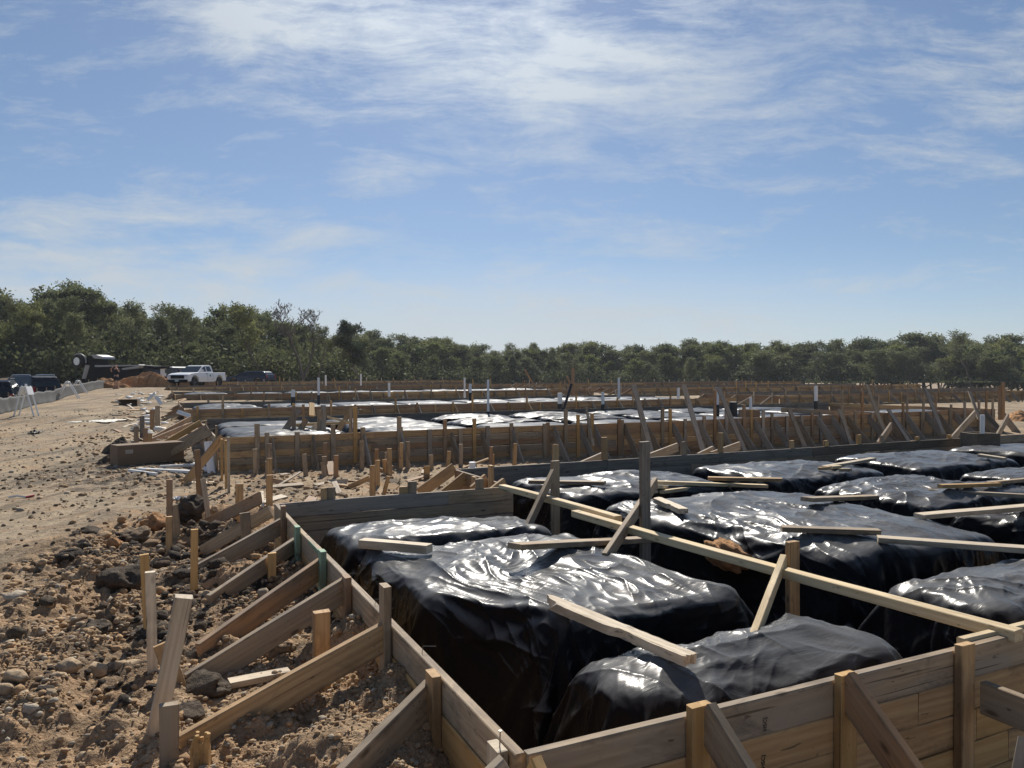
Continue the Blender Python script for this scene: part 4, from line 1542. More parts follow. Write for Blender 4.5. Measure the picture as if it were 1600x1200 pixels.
stake((272, 277), 789, 848, 12, M_WEATH, 'broad grey stake, right one of the cluster at the wall corner')
stake((308, 314), 703, 808, 9, M_BROWN, 'tall thin brown stake in front of the far end of the fallen pipes')
stake((317, 325), 748, 805, 8, M_PALE, 'bleached slim stake touching the tall thin brown one')
stake(374, 756, 815, 12, M_TAN, 'tan stake behind the uppermost brown brace')
stake((382, 388), 801, 888, 15, M_WEATH, 'wide weathered stake between the third and fourth far braces')
stake(421, 742, 792, 10, M_TAN, 'tan stake right at the far corner of the left form wall')
stake(421, 716, 760, 8, M_TAN, 'narrow tan stake in the gap behind the far corner of the left form wall')
# the split stake stub
sp = at_ground(315, 1215)
sm = MB()
rg = random.Random(3)
top_z = at_d(315, 1140, sp.y).z
for k in range(11):
    dx, dy = rg.uniform(-.03, .03), rg.uniform(-.016, .016)
    zt_ = top_z - rg.uniform(0, .05)
    sm.tube([(dx, dy, -.1), (dx + rg.uniform(-.004, .004), dy, zt_ - sp.z - .06), (dx + rg.uniform(-.012, .012), dy + rg.uniform(-.01, .01), zt_ - sp.z)], [.017, .016, .008], 5)
o = sm.build('split_stake', M_GOLD, None, Matrix.Translation(sp))
tag(o, 'stake stub with a mashed splintered golden top at the bottom left', 'stake')
# scraps of board lying in the soil there
def soil_plank(x1, y1, x2, y2, w, mat, label, th=.03, name='board_offcut'):
    a, b = at_ground(x1, y1, th), at_ground(x2, y2, th)
    side = Vector((-(b - a).y, (b - a).x, 0)).normalized()
    return tag(lumber(name, a, b, w, th, mat, None, side, 'center'), label, 'board')


soil_plank(284, 999, 322, 996, .06, M_PALE, 'short pale offcut lying level behind the leaning cracked board')
soil_plank(358, 1068, 452, 1050, .08, M_PALE, 'long pale offcut half buried between the first and second braces')
soil_plank(244, 945, 275, 940, .05, M_PALE, 'narrow pale offcut beside the black clay lump')

# ---- the ground between the first two slabs
stake(582, 727, 778, 9, M_TAN, 'tan stake, front one of two in the gap before the second row wall')
stake(590, 719, 762, 7, M_TAN, 'tan stake, rear one of two in the gap before the second row wall')
stake((607, 599), 744, 775, 6, M_TAN, 'tan stake leaning to the right in the gap before the second row wall')
stake(667, 728, 748, 9, M_GOLD, 'short golden stub near the low braces in the gap')
for i, (a, b, c, d, lab) in enumerate(((545, 761, 577, 747, 'slanted board reaching down from the front tan stake in the gap'), (525, 750, 560, 752, 'curled brown board lying at the foot of the second row wall'),
                                      (524, 757, 548, 760, 'bright split board lying among the clods in the gap'))):
    p1, p2 = at_ground(a, b, .03), at_ground(c, d, .16 if i == 0 else .04)
    tag(lumber('board_offcut', p1, p2, .09, .03, M_TAN, None, (0, 0, -1) if i == 0 else (.3, 1, 0), 'center'), lab, 'board')


def pipe(px, ytop, ybot, dist, dia, lab, black=0.0, group='plastic plumbing risers', foot=None):
    top, bot = at_d(px, ytop, dist), at_d(px, ybot, dist)
    t = thing('plumbing_riser', (bot.x, bot.y, bot.z - .3), lab, 'pipe', group)
    zs = bot.z + (top.z - bot.z) * black
    MB().tube([(bot.x, bot.y, zs), (bot.x, bot.y, top.z)], dia / 2, 14).build('pipe', M_WHITE, t, smooth=False)
    if black:
        MB().tube([(bot.x, bot.y, bot.z - .3), (bot.x, bot.y, zs + .04)], dia / 2 + .012, 14).build('sleeve', M_PVCB, t)
    else:
        MB().tube([(bot.x, bot.y, bot.z - .3), (bot.x, bot.y, bot.z + .05)], dia / 2 + .01, 14).build('sleeve', M_WHITE, t)
    return t


pipe(738, 722, 736, 10.4, .09, 'white pipe stub capped just behind the grey back wall')

# ================================================================== second row
V2 = 13.9
def px_u(px, py, v):
    return to_uv(at_v(px, py, v))[0]


w2, n2, a2 = wall((0.1, V2), (24.6, V2), ZT, 7, 'tall front form wall of the second row with slanted braces and planks sticking up', -1, mats=[M_BROWN, M_TAN, M_BROWN, M_WEATH], maxlen=4.8)
wb2, nb2, ab2 = wall((0.3, V2 + 6.9), (24.6, V2 + 6.9), ZT + .02, 5, 'dark grey topped back form wall of the second row', 1, mats=[M_GREY], maxlen=4.8)
wl2, nl2, al2 = wall((0.1, V2 + .04), (0.1, V2 + 6.88), ZT - .01, 5, 'left end wall of the second row with long braces fanned toward the roadway', 1, mats=[M_WEATH, M_BROWN], maxlen=4.2)
wr2, nr2, ar2 = wall((24.6, V2 + .04), (24.6, V2 + 6.86), ZT - .01, 6, 'right end wall of the second row next to the bare orange ground', -1, mats=[M_BROWN, M_TAN], maxlen=4.2)
GZ2 = -0.35
S2 = [(417, 676, M_WEATH), (489, 690, M_WEATH), (555, 636, M_GOLD), (626, 667, M_WEATH), (695, 656, M_BROWN), (741, 654, M_GOLD), (799, 661, M_WEATH), (856, 660, M_BROWN),
      (903, 648, M_GOLD), (925, 646, M_GOLD), (972, 656, M_WEATH), (1047, 639, M_GOLD), (1117, 610, M_BROWN), (1174, 640, M_GOLD), (1206, 645, M_WEATH), (1269, 646, M_BROWN),
      (1316, 608, M_WEATH), (1347, 611, M_BROWN), (1372, 618, M_WEATH), (1417, 616, M_WEATH), (1443, 606, M_WEATH), (1462, 615, M_BROWN), (1486, 632, M_WEATH), (1541, 612, M_BROWN), (1551, 622, M_WEATH)]
for px, py, m in S2:
    p = at_v(px, py, V2 - .06)
    wall_stake(w2, n2, uv(to_uv(p)[0], V2), p.z, GZ2 - .2, m, EU)
for px in (430, 493, 563, 630, 700, 747, 803, 860, 908, 930, 978, 1012, 1053, 1088, 1123, 1146, 1180, 1212, 1247, 1272, 1295, 1325, 1352, 1377, 1390, 1415, 1446, 1467, 1492, 1524, 1539, 1560):
    u = px_u(px, 660, V2)
    wall_brace(w2, n2, a2, uv(u, V2), ZT - RNG.uniform(0, .08), RNG.uniform(.9, 1.15), GZ2 + .02, RNG.choice([M_WEATH, M_KICK, M_KICK, M_KICK]), .21, RNG.choice([-1, 1]), RNG.uniform(-.05, .05))
# planks standing taller than the wall, leaning on it
for (x1, y1, x2, y2, w) in ((916, 636, 927, 690, .06), (990, 601, 1022, 716, .15), (1068, 601, 1103, 714, .15), (1122, 605, 1169, 712, .15), (1233, 640, 1263, 706, .15), (1312, 640, 1334, 700, .15),
                            (1354, 601, 1383, 672, .15), (1388, 640, 1424, 690, .15), (1445, 606, 1474, 672, .16), (1515, 612, 1530, 650, .12)):
    p1 = at_v(x1, y1, V2 - .16)
    p2 = at_v(x2, y2 + 6, V2 - .95)
    lumber('leaning_plank', p1, p2, w, .038, RNG.choice([M_WEATH, M_KICK, M_KICK]), w2, EU, 'center')
# pointed golden stake
p = at_v(1316, 612, V2 + .1)
for k in range(34):      # stakes of the braces, each on the wall
    u_ = .9 + k * .71 + RNG.uniform(-.12, .12)
    if u_ > 24.2:
        break
    wall_stake(w2, n2, uv(u_, V2), ZT + (RNG.uniform(.0, .14) if RNG.random() < .6 else RNG.uniform(.12, .4)) - .03, GZ2 - .2, RNG.choice([M_WEATH, M_KICK, M_WEATH, M_BROWN]), EU, .10, .0)
# ground stakes of the second row braces
for px, yt, yb, m in ((421, 693, 745, M_WEATH), (508, 692, 760, M_BROWN), (565, 689, 745, M_WEATH), (637, 690, 748, M_WEATH), (720, 694, 740, M_WEATH), (769, 710, 738, M_GOLD), (625, 700, 745, M_WEATH)):
    p = at_v(px, yt, V2 - .9)
    lumber('ground_stake', p, Vector((p.x, p.y, GZ2 - .2)), .089, .038, m, w2, EU, 'center')
# end braces of the second row: long planks from the end wall down to the roadway
for k, (x1, y1, x2, y2, m) in enumerate(((343, 679, 285, 742, M_TAN), (328, 670, 244, 707, M_WEATH), (322, 663, 238, 702, M_WEATH), (312, 656, 236, 692, M_GOLD), (300, 659, 225, 682, M_BROWN),
                                         (298, 650, 240, 672, M_BROWN), (286, 645, 232, 662, M_WEATH))):
    p1 = at_u(x1, y1, 0.02)
    p2 = at_ground(x2, y2 + 8, .1)
    lumber('brace', p1, p2, .15, .038, m, wl2)
for px, py, m in ((341, 686, M_GOLD), (351, 683, M_PALE), (333, 665, M_WEATH), (347, 688, M_GOLD), (318, 661, M_BROWN)):
    p = at_u(px, py, -.02)
    wall_stake(wl2, nl2, uv(0.1, to_uv(p)[1]), p.z, -.3, m, EV)
gst = 'weathered stakes at the roadway end of the second row'
for (px, yt, yb, m) in ((213, 666, 700, M_WEATH), (227, 669, 700, M_BROWN), (234, 677, 702, M_TAN), (222, 650, 690, M_GREY), (246, 634, 668, M_WEATH), (238, 640, 676, M_BROWN)):
    stake(px, yt, yb, 7, m, 'weathered stake planted among the debris left of the second row end wall')['group'] = gst

# carton, pipes and planks beside the roadway
c0, c1 = at_ground(184, 730), at_ground(288, 722)
ax = (c1 - c0)
ax.z = 0
L = ax.length
X = ax.normalized()
Y = Vector((-X.y, X.x, 0))
hgt = 0.43
M = Matrix(((X.x, Y.x, 0, c0.x), (X.y, Y.y, 0, c0.y), (X.z, Y.z, 1, c0.z), (0, 0, 0, 1)))
carton = thing('cardboard_carton', c0, 'long brown cardboard carton lying on white boards at the roadside', 'carton')
MB().box((L / 2, .24, hgt / 2 + .02), (L, .48, hgt), None, .012).build('carton_body', M_CARD, carton, M)
MB().box((L * .165, -.004, hgt * .72), (L * .11, .004, hgt * .2)).build('paper_label', M_PAPER, carton, M)
MB().prism([(L, .05), (L + .12, .02), (L + .12, .03), (L, .064)], .03, .45).build('end_flap', M_CARD, carton, M)
for i, (x1, y1, x2, y2, w, lab) in enumerate(((217, 733, 298, 737, .10, 'thick white trim board lying in front of the brown carton'), (201, 735, 245, 741, .05, 'thin white strip pointing left under the thick white trim board'),
                                             (250, 729, 312, 726, .07, 'white board sticking out behind the right end of the carton'), (305, 724, 325, 735, .10, 'short white board between the carton and the end wall'))):
    a, b = at_ground(x1, y1, .06), at_ground(x2, y2, .06)
    sd_ = Vector((-(b - a).y, (b - a).x, 0)).normalized()
    tag(lumber('trim_board', a, b, w, .05, M_WHITE, None, sd_, 'center'), lab, 'board')
a = at_ground(331, 741)
b = at_d(325, 690, a.y + .1)
t = MB().tube([a - Vector((0, 0, .05)), b], .075, 14).build('drain_pipe', M_WHITE, None)
tag(t, 'fat white plastic pipe standing at the near corner of the second row', 'pipe')
# pale cloth, red and white tape, litter
def rag(px, py, wm, hm, mat, label, seed, name='cloth', cat='cloth', lift=.06, rot=0.0):
    p = at_ground(px, py)
    n = 36
    s = np.linspace(-1, 1, n)
    A, B = np.meshgrid(s, s)
    rr = np.hypot(A, B)
    edge = 1 + .35 * fbm(np.cos(np.arctan2(B, A)) * 1.6 + seed, np.sin(np.arctan2(B, A)) * 1.6, seed, 3)
    X_ = A * wm * edge
    Y_ = B * hm * edge
    Z_ = lift * (.35 + np.abs(fbm(A * 2.2, B * 2.2, seed + 3, 3))) * (1.1 - .6 * rr)
    i_ = np.arange(n * n).reshape(n, n)
    q_ = np.stack([i_[:-1, :-1], i_[:-1, 1:], i_[1:, 1:], i_[1:, :-1]], -1).reshape(-1, 4)
    me = mesh_np(name, np.stack([X_, Y_, Z_], -1).reshape(-1, 3), q_, True)
    o = link(name, me, mat, None, Matrix.Translation((p.x, p.y, p.z + .01)) @ Matrix.Rotation(rot, 4, 'Z'))
    sm_ = o.modifiers.new('thickness', 'SOLIDIFY')
    sm_.thickness = .006
    return tag(o, label, cat)


rag(165, 658, .55, .75, M_CLOTH, 'crumpled cream cloth spread flat on the roadway', 3, lift=.05)
rag(117, 660, .18, .25, M_CLOTH, 'small cream scrap of cloth left of the larger cloth', 5, lift=.03)
rag(285, 781, .16, .10, M_LENS, 'scrap of clear crumpled plastic near the thin stakes', 8, 'plastic_scrap', 'scrap', .05)
rag(55, 677, .12, .22, M_BLACK, 'small black rag lying alone on the roadway', 9, 'rag', 'rag', .09)
p1, p2, p3 = at_ground(14, 777, .02), at_ground(40, 777, .02), at_ground(66, 772, .04)
t = thing('barrier_tape', p1, 'strip of white tape with a red end lying on the roadway', 'tape')
MB().tube([p1, p1.lerp(p2, .5) + Vector((0, 0, .02)), p2], .016, 6).build('tape', M_SCRAP, t)
MB().tube([p2, p2.lerp(p3, .5)], .018, 6).build('tape_end', M_RED, t)
# debris piled along the roadway: white scraps, offcuts, a tipped bucket
gd, gw = 'offcuts in the debris along the roadway', 'white scraps in the debris along the roadway'
rg = random.Random(21)
for k in range(62):
    px, py = rg.uniform(170, 330), rg.uniform(622, 735)
    if px > 205 + (735 - py) * 1.1 + 40 or py > 700 + (px - 150) * .05 and px > 175:
        px = rg.uniform(190, 235)
        py = rg.uniform(615, 690)
    p = at_ground(px, py, .04)
    an = rg.uniform(0, math.pi)
    l = rg.uniform(.2, .9)
    dv = Vector((math.cos(an), math.sin(an), rg.uniform(-.12, .25))) * l
    o = lumber('board_offcut', p, p + dv, rg.choice([.05, .089, .14]), rg.choice([.02, .038]), rg.choice([M_WEATH, M_TAN, M_BROWN, M_PALE]), None, (-.7, .7, .2), 'center')
    tag(o, 'wood offcut lying in the debris strip between the roadway and the form ends', 'offcut', gd)
for k in range(46):
    px, py = rg.gauss(222, 18), rg.uniform(604, 676)
    p = at_ground(px, py, .06 + rg.uniform(0, .12))
    v, f = ICO1
    s_ = rg.uniform(.05, .16)
    q_ = lump(v, 900 + k, .5, 1.5) * np.array([s_ * rg.uniform(1, 2.5), s_, s_ * rg.uniform(.2, .6)])
    o = link('white_scrap', mesh_np('white_scrap', q_, f), rg.choice([M_SCRAP, M_SCRAP, M_CLOTH]), None, Matrix.Translation(p) @ Matrix.Rotation(rg.uniform(0, 3), 4, 'Z') @ Matrix.Rotation(rg.uniform(-.6, .6), 4, 'X'))
    tag(o, 'white scrap of packaging in the debris strip beside the roadway', 'scrap', gw)
gg = 'offcuts in the gap before the second row'
for k in range(34):
    q_ = uv(rg.uniform(-1.2, 7.5), rg.uniform(7.6, 13.1))
    z_ = gzs(q_) + .03
    an = rg.uniform(0, math.pi)
    l = rg.uniform(.15, .8)
    o = lumber('board_offcut', Vector((q_.x, q_.y, z_)), Vector((q_.x, q_.y, z_)) + Vector((math.cos(an), math.sin(an), rg.uniform(-.1, .3))) * l, rg.choice([.05, .089, .14]), rg.choice([.02, .038]), rg.choice([M_WEATH, M_TAN, M_BROWN, M_PALE]), None, (-.7, .7, .2), 'center')
    tag(o, 'wood offcut lying in the soil of the gap before the second row wall', 'offcut', gg)
for k in range(16):
    u_ = rg.uniform(.2, 6.5)
    q_ = uv(u_, 13.9 - rg.uniform(.9, 2.2))
    z_ = gzs(q_)
    o = lumber('wooden_stake', Vector((q_.x, q_.y, z_ + rg.uniform(.25, .6))), Vector((q_.x + rg.uniform(-.05, .05), q_.y, z_ - .15)), .089, .038, rg.choice([M_WEATH, M_TAN, M_BROWN]), None, EU, 'center')
    tag(o, 'low stake driven in the soil close in front of the second row wall', 'stake', 'low stakes before the second row wall')
# a tipped carton full of scraps and two bent white pieces
p = at_ground(200, 634)
bx = MB().box((0, 0, .30), (.9, .7, .02)).box((0, 0, .02), (.9, .7, .02)).box((0, .34, .16), (.9, .02, .28)).box((.44, 0, .16), (.02, .66, .28))
o = bx.build('scrap_carton', M_CARD, None, Matrix.Translation(p) @ Matrix.Rotation(.3, 4, 'Z'))
tag(o, 'open brown carton tipped on its side and dark inside among the white scraps', 'carton')
for (x1, y1, x2, y2, lab) in ((231, 625, 243, 614, 'white bent flashing strip leaning left over the debris'), (243, 619, 252, 632, 'white bent flashing strip hanging right over the debris'), (277, 643, 297, 650, 'white board lying slantwise by the third row end')):
    p1, p2 = at_d(x1, y1, 23), at_d(x2, y2, 23)
    tag(lumber('flashing_strip', p1, p2, .13, .03, M_SCRAP, None, (.2, -.5, -.7), 'center'), lab, 'strip')
for (px, py, w, h, dist, lab) in ((190, 690, 60, 22, 18.5, 'dark clods heaped behind the brown carton'), (175, 715, 50, 16, 16.5, 'dark clods heaped left of the brown carton')):
    heap('clod_heap', px, py + 8, w, h, dist, M_DSOIL, lab, 'heap', int(px))

# square box-out with a pipe, and one farther on
def box_out(px0, px1, ytop, ybot, dist, mat, label, pipes=()):
    p = at_d((px0 + px1) / 2, ybot, dist)
    wdt = (px1 - px0) * dist / F_PX
    h = (ybot - ytop) * dist / F_PX
    M_ = Matrix.Translation((p.x, p.y, p.z - .35)) @ Matrix.Rotation(ANG - .35, 4, 'Z')
    t_ = thing('wooden_box', (p.x, p.y, p.z - .35), label, 'box')
    hh = h + .35
    s_ = wdt / 1.25
    for sgn in (-1, 1):
        MB().box((0, sgn * (s_ / 2 - .019), hh / 2), (s_, .038, hh), None, .003).build('side_board', mat, t_, M_)
        MB().box((sgn * (s_ / 2 - .019), 0, hh / 2 - .003), (.038, s_ - .08, hh), None, .003).build('side_board', mat, t_, M_)
    return t_


box_out(1507, 1555, 676, 706, 13.4, M_DKWOOD, 'square dark wooden box at the brown back wall, holding a white pipe')
pipe(1535, 648, 690, 13.5, .075, 'white pipe with a bluish sleeve rising from the dark wooden box')
box_out(1155, 1186, 640, 654, 22.5, M_BROWN, 'small brown wooden box on the film behind the second row wall')
for args in ((763, 593, 667, 24, .075, 'tallest thin white pipe with a black foot standing behind the second row wall', .3),
             (458, 609, 632, 32, .16, 'fat white pipe stub with a black foot, left one of the third row', .45),
             (498, 590, 632, 32, .10, 'tall white pipe with a black foot right of the fat stub', .32),
             (735, 600, 623, 38, .14, 'white and black pipe stub left of the tallest thin pipe', .35),
             (875, 614, 645, 27, .17, 'fat white pipe stub with a black foot beside the propped dark pipe', .4),
             (942, 613, 650, 26, .10, 'slim white pipe with a black foot right of the fat pipe stub', .45),
             (1121, 605, 650, 24, .10, 'white pipe with a black foot behind the tall leaning planks', .35),
             (1146, 628, 648, 24, .22, 'wide black topped pipe stub behind the small wooden box', .9),
             (1275, 603, 647, 24, .11, 'white pipe with a long black foot in front of the flat lying board', .42),
             (608, 598, 612, 45, .14, 'bluish white pipe stub in the fourth row', 0.0),
             (967, 590, 615, 40, .12, 'plain white pipe in the far rows before the dark wood', 0.0),
             (1173, 621, 642, 23.5, .09, 'plain white pipe at the corner of the small wooden box', 0.0),
             (726, 590, 616, 42, .10, 'white pipe pair member beside the white and black stub', 0.0),
             (564, 584, 603, 60, .13, 'white pipe far off in the rows in front of the wood', 0.0),
             (509, 586, 603, 60, .14, 'slim white pipe far off, left of the dark oak trunk', 0.0),
             (1060, 606, 620, 40, .15, 'grey white pipe stub far off between two leaning planks', 0.0)):
    pipe(*args[:4], args[4], args[5], args[6])
p1, p2 = at_d(879, 645, 27), at_d(893, 600, 27.3)
t = MB().tube([p1, p2], .05, 10).build('propped_pipe', M_PVCB)
tag(t, 'dark pipe propped aslant next to the fat white pipe stub', 'pipe')
# frame of crossed boards on the left of the second slab
tf = thing('batter_frame', at_d(490, 668, 18), 'tangle of crossed boards on the pale film at the second row  left end', 'frame')
for (x1, y1, x2, y2, w, m) in ((468, 640, 441, 678, .14, M_WEATH), (459, 635, 459, 680, .09, M_BROWN), (479, 655, 464, 680, .12, M_WEATH), (474, 632, 474, 680, .06, M_BROWN), (495, 664, 482, 681, .12, M_WEATH),
                               (459, 664, 547, 660, .07, M_FRESH), (463, 665, 518, 679, .08, M_FRESH), (500, 640, 500, 676, .13, M_WEATH), (513, 652, 540, 658, .08, M_FRESH), (552, 635, 529, 672, .12, M_TAN),
                               (548, 638, 548, 675, .08, M_WEATH), (487, 630, 487, 650, .12, M_GOLD), (505, 634, 505, 676, .12, M_WEATH)):
    lumber('frame_board', at_d(x1, y1, 17.6 + RNG.uniform(-.25, .25)), at_d(x2, y2, 17.2 + RNG.uniform(-.2, .2)), w, .038, m, tf, (.8, 0, -.3), 'center')
tag(lumber('loose_plank', at_d(1221, 637, 23.2), at_d(1381, 645, 23.6), .14, .05, M_WEATH, None, (0, 0, -1), 'top'), 'long grey board lying level on the film behind the second row wall', 'plank')

# pads of the second row
def far_pad(sm, *a_, **k_):
    return pad_copy(sm[0], *a_, mesh=sm[1], **k_)


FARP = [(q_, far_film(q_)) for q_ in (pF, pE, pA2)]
g2 = 'film covered pads of the second row'
for i in range(8):
    for j, (v0, v1) in enumerate(((.55, 2.1), (2.6, 4.2), (4.7, 6.3))):
        if j and i > 6:
            continue
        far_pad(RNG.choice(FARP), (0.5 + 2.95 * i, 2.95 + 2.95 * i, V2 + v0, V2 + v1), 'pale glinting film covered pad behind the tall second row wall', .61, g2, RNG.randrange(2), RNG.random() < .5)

# ================================================================== farther rows
def row(v, zt, u1, u0=0.0, rows=6, tone=(M_BROWN, M_TAN, M_BROWN), word='third', seed=0, step=.78, back=True, stubs=True, depth=6.9, pads=True):
    rg_ = random.Random(seed)
    g0 = zt - rows * .14 - .02
    t_, nn_, aa_ = wall((u0, v), (u1, v), zt, rows, f'front form wall of the {word} row with evenly spaced slanted braces', -1, mats=list(tone), maxlen=6)
    u = u0 + .4
    while u < u1 - .2:
        h = zt + (rg_.uniform(.06, .5) if rg_.random() < .45 else rg_.uniform(-.04, .08))
        wall_stake(t_, nn_, uv(u, v), h, g0 - .2, rg_.choice([M_WEATH, M_BROWN, M_TAN, M_GOLD]), EU)
        if rg_.random() < .93:
            wall_brace(t_, nn_, aa_, uv(u, v), zt - .04, rg_.uniform(.6, .95), g0 + .05, rg_.choice([M_WEATH, M_KICK, M_KICK, M_TAN]), .17, 1, rg_.uniform(-.05, .05))
        u += step * rg_.uniform(.8, 1.25)
    e_, ne_, ae_ = wall((u0, v + .04), (u0, v + depth - .04), zt - .01, rows, f'left end wall of the {word} row with braces toward the roadway', 1, mats=list(tone), maxlen=6)
    for k in range(5):
        vv = v + .5 + k * 1.45
        wall_stake(e_, ne_, uv(u0, vv), zt + rg_.uniform(-.02, .35), g0 - .2, rg_.choice([M_WEATH, M_BROWN, M_PALE]), EV)
        wall_brace(e_, ne_, ae_, uv(u0, vv), zt - .03, rg_.uniform(1.2, 1.7), g0 + .05, rg_.choice([M_WEATH, M_BROWN]), .14, 1)
    if back:
        b_, nb_, ab_ = wall((u0, v + depth), (u1, v + depth), zt + .03, 4, f'dark grey back form wall of the {word} row', 1, mats=[M_GREY], maxlen=6)
        u = u0 + 1.2
        while stubs and u < u1:
            wall_stake(b_, nb_, uv(u, v + depth), zt + rg_.uniform(.05, .35), g0, rg_.choice([M_WEATH, M_PALE, M_TAN]), EU)
            u += rg_.uniform(1.2, 2.6)
    if pads:
        for i in range(int((u1 - u0 - .6) / 3)):
            for j in range(2):
                a_ = u0 + .5 + 3 * i
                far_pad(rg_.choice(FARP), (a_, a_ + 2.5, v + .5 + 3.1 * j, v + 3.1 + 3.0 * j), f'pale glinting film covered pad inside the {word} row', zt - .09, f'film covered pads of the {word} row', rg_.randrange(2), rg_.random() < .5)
    return t_


row(28.0, .72, 26.0, word='third', seed=31, rows=5)
row(41.9, .98, 26.0, word='fourth', seed=41, rows=5)
row(55.0, 1.22, 26.0, word='fifth', seed=51, rows=5, pads=False)
row(68.0, 1.45, 27.0, word='sixth', seed=61, rows=5, pads=False, depth=5)
row(30.0, .70, 62.0, u0=31.0, word='right hand third', seed=71, rows=5, pads=False, step=1.2)
row(44.0, .95, 62.0, u0=31.0, word='right hand fourth', seed=81, rows=5, pads=False, step=1.2)
row(58.0, 1.15, 62.0, u0=31.0, word='right hand fifth', seed=91, rows=5, pads=False, step=1.2)
# tall posts above the far rows
for (x1, y1, x2, y2, d_, w, lab) in ((895, 575, 895, 612, 36, .15, 'tall brown post standing above the far rows'), (886, 588, 898, 610, 36, .10, 'slanted board leaning on the tall brown post'),
                                     (820, 578, 838, 602, 48, .12, 'slanted weathered board sticking up from the far rows near the wood'), (1567, 597, 1567, 650, 23, .09, 'tall thin post at the right end of the second row'),
                                     (1562, 603, 1562, 650, 23, .07, 'shorter post beside the tall thin one at the right end')):
    p1, p2 = at_d(x1, y1, d_), at_d(x2, y2 + 6, d_)
    tag(lumber('tall_post', p1, p2, w, .06, M_BROWN, None, (1, 0, 0), 'center'), lab, 'post')
# white folded cover and orange dirt far right
heap('dirt_heap', 1600, 652, 70, 14, 30, M_OSOIL, 'low bare orange soil heap at the right edge beyond the second row', 'heap', 5)
heap('dirt_heap', 1590, 628, 30, 10, 60, M_OSOIL, 'small reddish soil heap far right before the wood', 'heap', 6)

# ================================================================== silt fence and barricades on the left
fence_pts = [(-30, 655, 25.5, .62), (0, 645, 28, .64), (30, 634, 31.5, .64), (60, 626, 35.5, .64), (88, 618, 40, .66), (115, 611, 45.5, .66), (140, 604, 51, .66), (166, 598, 58, .62)]
base = [at_d(a, b, d) for a, b, d, h in fence_pts]
ft = thing('silt_fence', base[1], 'sagging grey fabric silt fence along the left of the roadway', 'fence')
fv_, ff_ = [], []
cols = []
for i in range(len(base) - 1):
    for k in range(14):
        cols.append((base[i].lerp(base[i + 1], k / 14), fence_pts[i][3]))
rows_ = 7
for c, (p, h) in enumerate(cols):
    for r in range(rows_):
        f = r / (rows_ - 1)
        nrm_ = Vector((.93, .36, 0))
        b = .05 * float(perlin2(c * .35, f * 1.3 + c * .05, 3)) * (1.2 - f) + .07 * (1 - f) ** 2
        sag = -.05 * f * abs(math.sin(c * math.pi / 7))
        z = gzs(p) - .03 + f * h * (1 + .04 * float(perlin2(c * .5, 0.5, 9))) + sag
        fv_.append((p.x + nrm_.x * b, p.y + nrm_.y * b, z))
for c in range(len(cols) - 1):
    for r in range(rows_ - 1):
        a = c * rows_ + r
        ff_.append((a, a + rows_, a + rows_ + 1, a + 1))
o = link('fabric', mesh_np('fabric', fv_, ff_, True), M_FABRIC, ft)
sm_ = o.modifiers.new('thickness', 'SOLIDIFY')
sm_.thickness = .006
for c in range(0, len(cols), 7):
    p, h = cols[c]
    z = gzs(p)
    q = Vector((p.x - .05, p.y - .02, z))
    lumber('post', q + Vector((0, 0, h + .12)), q - Vector((0, 0, .2)), .04, .03, M_WEATH, ft, (1, 0, 0), 'center')


def barricade(px, py, d, h, yaw, label, spread=.42, panel=True, wdt=.62):
    p = at_d(px, py, d)
    z = gzs(p)
    t = thing('barricade', (p.x, p.y, z), label, 'barricade')
    M = Matrix.Translation((p.x, p.y, z)) @ Matrix.Rotation(yaw, 4, 'Z')
    for s in (-1, 1):
        fr = MB()
        for y in (-wdt / 2, wdt / 2):
            fr.tube([(s * spread, y, 0), (s * .05, y, h)], .028, 8)
        fr.build('leg_frame', M_WHITE, t, M)
        if panel:
            ang = math.atan2(spread - .05, h)
            R_ = Matrix.Translation((s * (.05 + (spread - .05) * .16 + .03), 0, h * .84)) @ Matrix.Rotation(-s * ang, 4, 'Y')
            MB().box((0, 0, 0), (.022, wdt + .08, .30), None, .004).build('panel', M_WHITE, t, M @ R_)
        else:
            MB().tube([(s * .05, -wdt / 2, h), (s * .05, wdt / 2, h)], .03, 8).build('cross_bar', M_WHITE, t, M)
    MB().tube([(0, 0, h), (0, 0, h + .07)], .04, 8).build('light_mount', M_WHITE, t, M)
    return t


barricade(41, 641, 27, 1.08, R(8), 'nearest white folding barricade with panels leaning over the silt fence', spread=.33, wdt=.36)
barricade(106, 614, 41, .92, R(15), 'white tubular barricade, middle one along the silt fence', .55, False, .34)
barricade(122, 606, 47, .80, R(15), 'white tubular barricade, farthest one along the silt fence', .5, False, .34)
heap('earth_mound', 25, 592, 150, 17, 75, M_BSOIL, 'long grey brown earth mound behind the dark parked vehicles', 'mound', 15, .6)
heap('dirt_heap', 222, 606, 120, 20, 59.5, M_OSOIL, 'long orange dirt heap in front of the black machine', 'heap', 16, .35)
heap('dirt_heap', 165, 604, 84, 14, 57.5, M_OSOIL, 'low orange spill of dirt left of the standing person', 'heap', 17, .5)


# ================================================================== vehicles
def arc(cx, cz, r, a0, a1, n=9):
    return [(cx + r * math.cos(R(a0 + (a1 - a0) * k / n)), cz + r * math.sin(R(a0 + (a1 - a0) * k / n))) for k in range(n + 1)]


def frustum(mb, poly, y_of, M=None):
    """side polygon (x, z) whose half width depends on z"""
    n = len(poly)
    vs = [(x, -y_of(z), z) for x, z in poly] + [(x, y_of(z), z) for x, z in poly]
    fs = [tuple(range(n)), tuple(range(2 * n - 1, n - 1, -1))] + [((i + 1) % n, i, n + i, n + (i + 1) % n) for i in range(n)]
    return mb.add(vs, fs)


